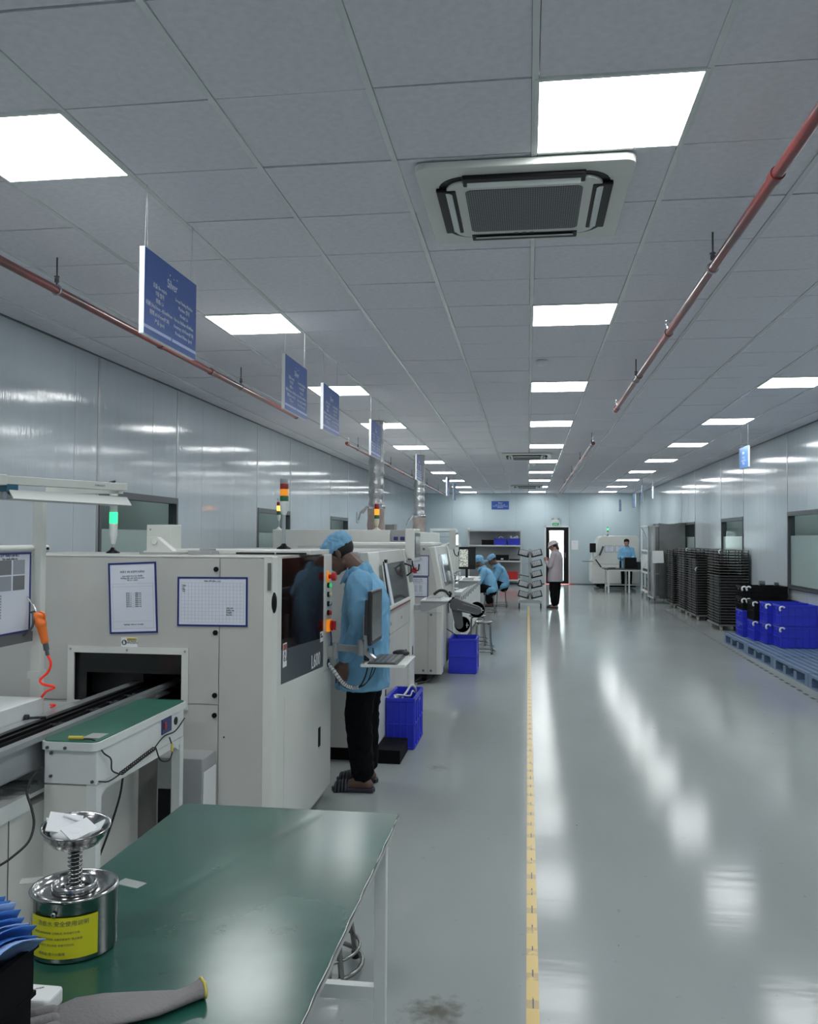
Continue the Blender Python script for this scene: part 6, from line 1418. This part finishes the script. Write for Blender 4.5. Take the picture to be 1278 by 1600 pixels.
obj('frame_bar', MB().box(-1.625, -1.587, 3.09, 3.83, .655, .685), 'white_paint', t)
for p in ((-1.77, 3.03, .825), (-1.70, 3.03, .825), (-1.765, 3.048, .80), (-1.765, 3.048, .715), (-1.60, 3.048, .70)): obj('screw', MB().cyl(p, V(p)+V((0, -.006, 0)), .006, n=8), 'ink', t)
obj('switch_plate', MB().box(-1.585, -1.580, 3.62, 3.72, .745, .81), 'label_blue', t)
obj('rocker_switch', MB().box(-1.580, -1.574, 3.635, 3.655, .765, .795), 'dull_red', t)
obj('round_socket', MB().cyl((-1.585, 3.775, .775), (-1.582, 3.775, .775), .018, n=18), 'black', t)
# earth leads
t = thing('earth_lead', 'dark coiled grounding cord with yellow clips hanging along the small green bench', 'cable', (-1.58, 3.3, .8))
pts = []
for k in range(120): a_ = k*.9; pts.append((-1.565+.007*math.cos(a_), 3.20+.0026*k, .690+.00022*k+.007*math.sin(a_)))
obj('coil', MB().tube(pts, .0028, 5), 'rubber', t)
obj('lead', MB().tube([(-1.66, 3.06, .853), (-1.60, 3.06, .85), (-1.575, 3.08, .80), (-1.57, 3.13, .765), (-1.57, 3.14, .72), (-1.565, 3.19, .692)], .003, 6, 5), 'rubber', t)
obj('lead', MB().tube([(-1.578, 3.055, .70), (-1.572, 3.12, .683), (-1.565, 3.20, .690)], .003, 6, 3), 'rubber', t)
obj('lead', MB().tube([(-1.565, 3.51, .717), (-1.572, 3.62, .74), (-1.575, 3.75, .735), (-1.577, 3.86, .77)], .003, 6, 4), 'rubber', t)
obj('lead', MB().tube([(-1.565, 3.52, .715), (-1.555, 3.55, .655), (-1.545, 3.62, .64), (-1.55, 3.66, .68), (-1.56, 3.65, .73)], .003, 6, 5), 'rubber', t)
obj('clip', MB().cyl((-1.70, 3.055, .858), (-1.645, 3.06, .858), .007, n=8), 'warn_yellow', t)
obj('clip', MB().cyl((-1.55, 3.655, .665), (-1.552, 3.66, .70), .006, n=8), 'warn_yellow', t)
tag(obj('plastic_slip', MB().box(-1.665, -1.60, 3.09, 3.17, .849, .851), 'machine_grey'), 'small clear slip lying on the corner of the small green bench', 'paper')
tag(obj('power_cable', MB().tube([at(64, 1200, 3.0), at(50, 1215, 2.95), at(42, 1237, 2.9), at(49, 1262, 2.88), at(53, 1288, 2.86), at(44, 1316, 2.82), at(18, 1340, 2.76), at(0, 1352, 2.72), at(-30, 1368, 2.66)], .0045, 6, 5), 'rubber'), 'black cable hanging down left of the small white bench', 'cable')
tag(obj('power_cable', MB().tube([(-1.60, 3.30, .685), (-1.605, 3.28, .58), (-1.63, 3.24, .45), (-1.66, 3.2, .33), (-1.68, 3.15, .2), (-1.70, 3.1, .01)], .0045, 6, 5), 'rubber'), 'black cable hanging under the small white bench', 'cable')
# ================================================================ NEAR GREEN TABLE
t = thing('work_table', 'large table with a worn green mat and white legs in the foreground', 'table', (-.75, 1.8, 0))
x0, x1, y0_, y1 = -1.105, -.400, .55, 2.71
obj('table_board', MB().prism(rr((x0+x1)/2, (y0_+y1)/2, (x1-x0)/2-.004, (y1-y0_)/2-.004, .012), 'z', .720, .7395), 'mat_edge', t, bevel=.003)
nx, ny = 44, 70; vs = []; fs = []
for j in range(ny+1):
    for i in range(nx+1):
        x = x0+(x1-x0)*i/nx; y = y0_+(y1-y0_)*j/ny; e_ = i in (0, nx) or j in (0, ny)
        z = .7455+.0004*noise.noise(V((x*6, y*3, 0)))-.0009*max(0, 1-abs((x+.83)-.32*(y-2.1))/.012)*(1 if y > 1.6 else 0)
        if i == nx: x += .0025*noise.noise(V((0, y*9, 3)))
        vs.append((x, y, z))
for j in range(ny):
    for i in range(nx): a_ = j*(nx+1)+i; fs.append((a_, a_+1, a_+nx+2, a_+nx+1))
n0 = len(vs); vs += [(x, y, .7398) for x, y, z in vs]; 
for j in range(ny):
    for i in range(nx): a_ = n0+j*(nx+1)+i; fs.append((a_, a_+nx+1, a_+nx+2, a_+1))
for i in range(nx): fs += [(i+1, i, n0+i, n0+i+1), (ny*(nx+1)+i, ny*(nx+1)+i+1, n0+ny*(nx+1)+i+1, n0+ny*(nx+1)+i)]
for j in range(ny): a_ = j*(nx+1); fs += [(a_, a_+nx+1, n0+a_+nx+1, n0+a_), (a_+nx+nx+1, a_+nx, n0+a_+nx, n0+a_+nx+nx+1)]
nt_ = 2*nx*ny; obj('green_mat', MB().add(vs, fs[:nx*ny], True).add(vs, fs[nx*ny:]), 'green_mat', t)
obj('edge_strip', MB().box(x1-.001, x1+.002, y0_, y1-.01, .724, .736), 'alu', t)
obj('worn_edge', MB().tube([(x1+.001+.0015*math.sin(k*2.1), y0_+.054*k, .7435+.0006*math.sin(k*1.3)) for k in range(40)], .0011, 6), 'white_paint', t)
for x in (x0+.05, x1-.048):
    for y in (y0_+.05, y1-.04): obj('leg', MB().box(x-.018, x+.018, y-.018, y+.018, 0, .72), 'white_paint', t, bevel=.002)
for y in (y0_+.05, y1-.04): obj('cross_rail', MB().box(x0+.068, x1-.066, y-.015, y+.015, .19, .232), 'white_paint', t)
obj('apron', MB().box(x0+.04, x1-.04, y0_+.07, y1-.058, .69, .72), 'machine_grey', t)
dup(st, (-.775, 3.19, 0), label='steel stool under and behind the foreground green table', group='steel stools')
tag(obj('tied_cable', MB().tube([(-.90+.19*math.cos(k*.35), 3.12+.16*math.sin(k*.35), .012+.0006*k) for k in range(30)], .008, 6), 'wire'), 'grey cable coiled on the floor under the foreground table', 'cable')
# ---- things on it
T = .7472
cx, cyy, R_ = -.948, 1.738, .086
t = thing('solvent_can', 'round stainless dispensing can with plunger dish and yellow label', 'can', (cx, cyy, T))
obj('can_body', MB().lathe((cx, cyy, T), [(R_-.004, 0), (R_, .004), (R_, .118), (R_+.003, .121), (R_+.004, .125), (R_, .129), (R_-.005, .126), (R_-.006, .118), (.045, .116), (.044, .117)], 48), 'steel_can', t)
obj('inner_collar', MB().lathe((cx, cyy, T+.115), [(.046, 0), (.046, .016), (.043, .020), (.040, .018), (.039, .006), (.02, .005), (.02, .012), (0, .013)], 36), 'steel_can', t)
obj('rivet', MB().ell((cx+.003, cyy-R_-.002, T+.100), (.006, .004, .006)), 'steel_can', t)
obj('spring', MB().tube([(cx+.0135*math.cos(k*.7), cyy+.0135*math.sin(k*.7), T+.12+.00095*k) for k in range(110)], .0022, 6), 'steel_can', t)
obj('plunger_rod', MB().cyl((cx, cyy, T+.12), (cx, cyy, T+.235), .008, n=14), 'dark_alu', t)
ds = obj('plunger_dish', MB().lathe((cx, cyy, T+.205), [(0, 0), (.025, .002), (.050, .014), (.064, .032), (.068, .044), (.071, .046), (.070, .049), (.065, .046), (.058, .030), (.045, .016), (.02, .007), (0, .006)], 40, V((.06, -.10, 1)).normalized()), 'steel_can', t)
vs = []; fs = []; n_ = 26
for s2 in (0, 1):
    for k in range(n_+1):
        a_ = math.radians(-128+98*k/n_-0); zz = T+.012 if not s2 else T+.094
        vs.append((cx+(R_+.0012)*math.cos(a_), cyy+(R_+.0012)*math.sin(a_), zz))
for k in range(n_): fs.append((k, k+1, n_+2+k, n_+1+k))
yl = obj('yellow_label', MB().add(vs, fs, True), 'yellow_label', t)
def curved(s, size, ang0, z):
    cu = bpy.data.curves.new('x', 'FONT'); cu.body = s; cu.size = size; cu.resolution_u = 1; o_ = bpy.data.objects.new('x', cu); C.objects.link(o_)
    bpy.context.view_layer.update(); me = bpy.data.meshes.new_from_object(o_.evaluated_get(bpy.context.evaluated_depsgraph_get())); bpy.data.objects.remove(o_)
    Ti = wm(yl).inverted(); rr_ = R_+.0019
    for v in me.vertices:
        a_ = math.radians(ang0)+v.co.x/rr_; v.co = Ti @ V((cx+rr_*math.cos(a_), cyy+rr_*math.sin(a_), z+v.co.y))
    me.materials.clear(); me.materials.append(MT['ink']); link('lettering', me, yl)
curved('洗板水 安全使用说明', .0115, -112, T+.078)
for k, s_t in enumerate(('1. 使用前请检查容器, 远离火源, 保持通风干燥', '2. 避免接触皮肤和眼睛, 佩戴手套操作, 禁止吸烟', '3. 用后盖好盖子, 防止挥发, 放置于阴凉处')): curved(s_t, .0052, -122, T+.062-.012*k)
curved('危险品 请小心使用', .007, -110, T+.020)
mb = MB(); 
for (ox, oy, oz), (rx, ry, rz_), (hx, hy) in (((-.02, -.01, .022), (.5, .25, .3), (.034, .026)), ((.018, -.018, .014), (.35, -.2, 1.1), (.030, .022)), ((.0, .02, .018), (-.4, .3, .2), (.034, .02)), ((-.04, -.005, .012), (.2, .6, .7), (.022, .022)), ((.04, .0, .010), (.2, -.5, .2), (.022, .02))):
    Rm = Matrix.Rotation(rz_, 3, 'Z') @ Matrix.Rotation(rx, 3, 'X') @ Matrix.Rotation(ry, 3, 'Y')
    mb.obox(V((cx+ox, cyy+oy, T+.235+oz)), Rm @ X_, Rm @ Y_, Rm @ Z_, hx, hy, .0015)
mb.ell((cx-.005, cyy-.008, T+.238), (.045, .036, .016))
tag(obj('tissue', mb, 'tissue'), 'crumpled white tissue lying in the dish of the steel can', 'tissue')
for x, y, l, rz in ((cx-R_-.022, cyy+.03, 'small clear tape tab at the left of the steel can', .4), (cx+R_+.018, cyy+.045, 'small clear tape tab at the right of the steel can', -.3)):
    tag(obj('tape_tab', MB().obox(V((x, y, T+.118)), V((math.cos(rz), math.sin(rz), 0)), V((-math.sin(rz), math.cos(rz), 0)), Z_, .030, .015, .0008), 'tape'), l, 'tape', 'tape tabs on the can')
# white charger
t = thing('charger', 'small white rounded charger block on the green mat', 'charger', (-.89, 1.505, T), rz=0)
obj('shell', MB().prism(rr(-.892, 1.503, .040, .028, .010), 'z', T, T+.028), 'paper_white', t, bevel=.004)
text('mark', 'Remax', .009, (-.905, 1.503, T+.0285), V((.8, .6, 0)), V((-.6, .8, 0)), 'ink_light', t, res=1)
# black bins with blue masks
for k, (z, h, l) in enumerate(((T, .075, 'black plastic bin at the lower left corner, lower of the two stacked'), (T+.072, .085, 'black plastic bin at the lower left corner holding blue masks'))):
    t = thing('parts_bin', l, 'bin', (-1.05, 1.2, z), 'stacked black bins'); xa, xb_, ya, yb3 = -1.26, -.847-.004*(1-k), 1.0, 1.418
    w = .005
    obj('shell', MB().box(xa, xb_, ya, yb3, z, z+w).box(xa, xb_, ya, ya+w, z+w, z+h).box(xa, xb_, yb3-w, yb3, z+w, z+h).box(xa, xa+w, ya+w, yb3-w, z+w, z+h).box(xb_-w, xb_, ya+w, yb3-w, z+w, z+h), 'black_matte', t)
    obj('rim', MB().box(xb_, xb_+.006, ya, yb3+.006, z+h-.008, z+h).box(xa, xb_, yb3, yb3+.006, z+h-.008, z+h), 'black_matte', t)
t_top = T+.072
for k in range(9):
    c_ = at(30-5.5*k, 1478-7*k, 1.385)+V((0, 0, -.012)); vs = []; fs = []; n_ = 7
    random.seed(k); tl = math.radians(38+5*k); hw = .060; hh = .038+random.uniform(-.006, .008)
    for s2 in (0, 1):
        for j in range(n_):
            for i in range(n_):
                u_ = i/(n_-1)*2-1; v_ = j/(n_-1)*2-1
                bend = .028*(1-u_*u_)*(1-.4*v_*v_)+.003*math.sin(j*3.1)
                p = V((0, u_*hw, 0))+V((math.cos(tl), 0, math.sin(tl)))*(v_*hh)+V((-math.sin(tl), 0, math.cos(tl)))*(bend+s2*.0018)
                vs.append(c_+V((-.0, -.05, .0))+Matrix.Rotation(-.25, 3, 'Z') @ p)
    for s2 in (0, 1):
        for j in range(n_-1):
            for i in range(n_-1): a_ = s2*n_*n_+j*n_+i; f_ = (a_, a_+1, a_+n_+1, a_+n_); fs.append(f_ if s2 else f_[::-1])
    for i in range(n_-1):
        fs += [(i, i+1, n_*n_+i+1, n_*n_+i), (n_*(n_-1)+i+1, n_*(n_-1)+i, n_*n_+n_*(n_-1)+i, n_*n_+n_*(n_-1)+i+1)]
        fs += [((i+1)*n_, i*n_, n_*n_+i*n_, n_*n_+(i+1)*n_), (i*n_+n_-1, (i+1)*n_+n_-1, n_*n_+(i+1)*n_+n_-1, n_*n_+i*n_+n_-1)]
    tag(obj('face_mask', MB().add(vs, fs, True), 'mask_blue' if k % 3 else 'mask_light'), ('%s blue face mask from the right in the black bin' % ['outermost', 'second', 'third', 'fourth', 'fifth', 'sixth', 'seventh', 'eighth', 'last'][k]), 'mask', 'blue masks in the black bin')
# grey glove with yellow cuff
gl = MB()
A0, A1 = V((-.795, 1.455, T)), V((-.600, 1.580, T)); gd = (A1-A0).normalized(); gs = V((-gd.y, gd.x, 0)); rs_ = []
L = (A1-A0).length; n_ = 20; prof = [(-.25, .02, .004), (-.1, .05, .009), (.05, .058, .012), (.25, .056, .014), (.45, .048, .015), (.62, .036, .014), (.78, .022, .012), (.9, .022, .012), (1.0, .027, .014)]
vs = []; fs = []
for q, (f_, hw, hh) in enumerate(prof):
    for i in range(n_):
        a_ = 2*PI*i/n_; fold = 1+.22*math.sin(3*a_+q*.9)
        vs.append(A0+gd*L*f_+gs*(hw*math.cos(a_)+.012*math.sin(q*.9))+V((0, 0, hh*(1+math.sin(a_)*.98*fold) if math.sin(a_) > 0 else hh*(1+math.sin(a_)*.98))))
for q in range(len(prof)-1): fs += [(q*n_+i, q*n_+(i+1) % n_, (q+1)*n_+(i+1) % n_, (q+1)*n_+i) for i in range(n_)]
fs.append(tuple(range(n_))[::-1])
t = obj('work_glove', MB().add(vs, fs, True), 'glove'); tag(t, 'crumpled grey work glove with yellow cuff on the green mat', 'glove')
q = len(prof)-1; cu = [V(vs[q*n_+i]) for i in range(n_)]+[V(vs[q*n_])]
obj('yellow_cuff', MB().tube(cu, .0028, 6), 'warn_yellow', t)
for k, (o_, l_) in enumerate(((-.045, .07), (-.02, .09), (.01, .09), (.038, .07))):
    fb = MB().caps(A0+gs*o_+gd*(-.03)+V((0, 0, .0125)), .012, A0+gs*o_*1.3-gd*l_+V((0, 0, .0115)), .010); obj('finger', fb, 'glove', t)
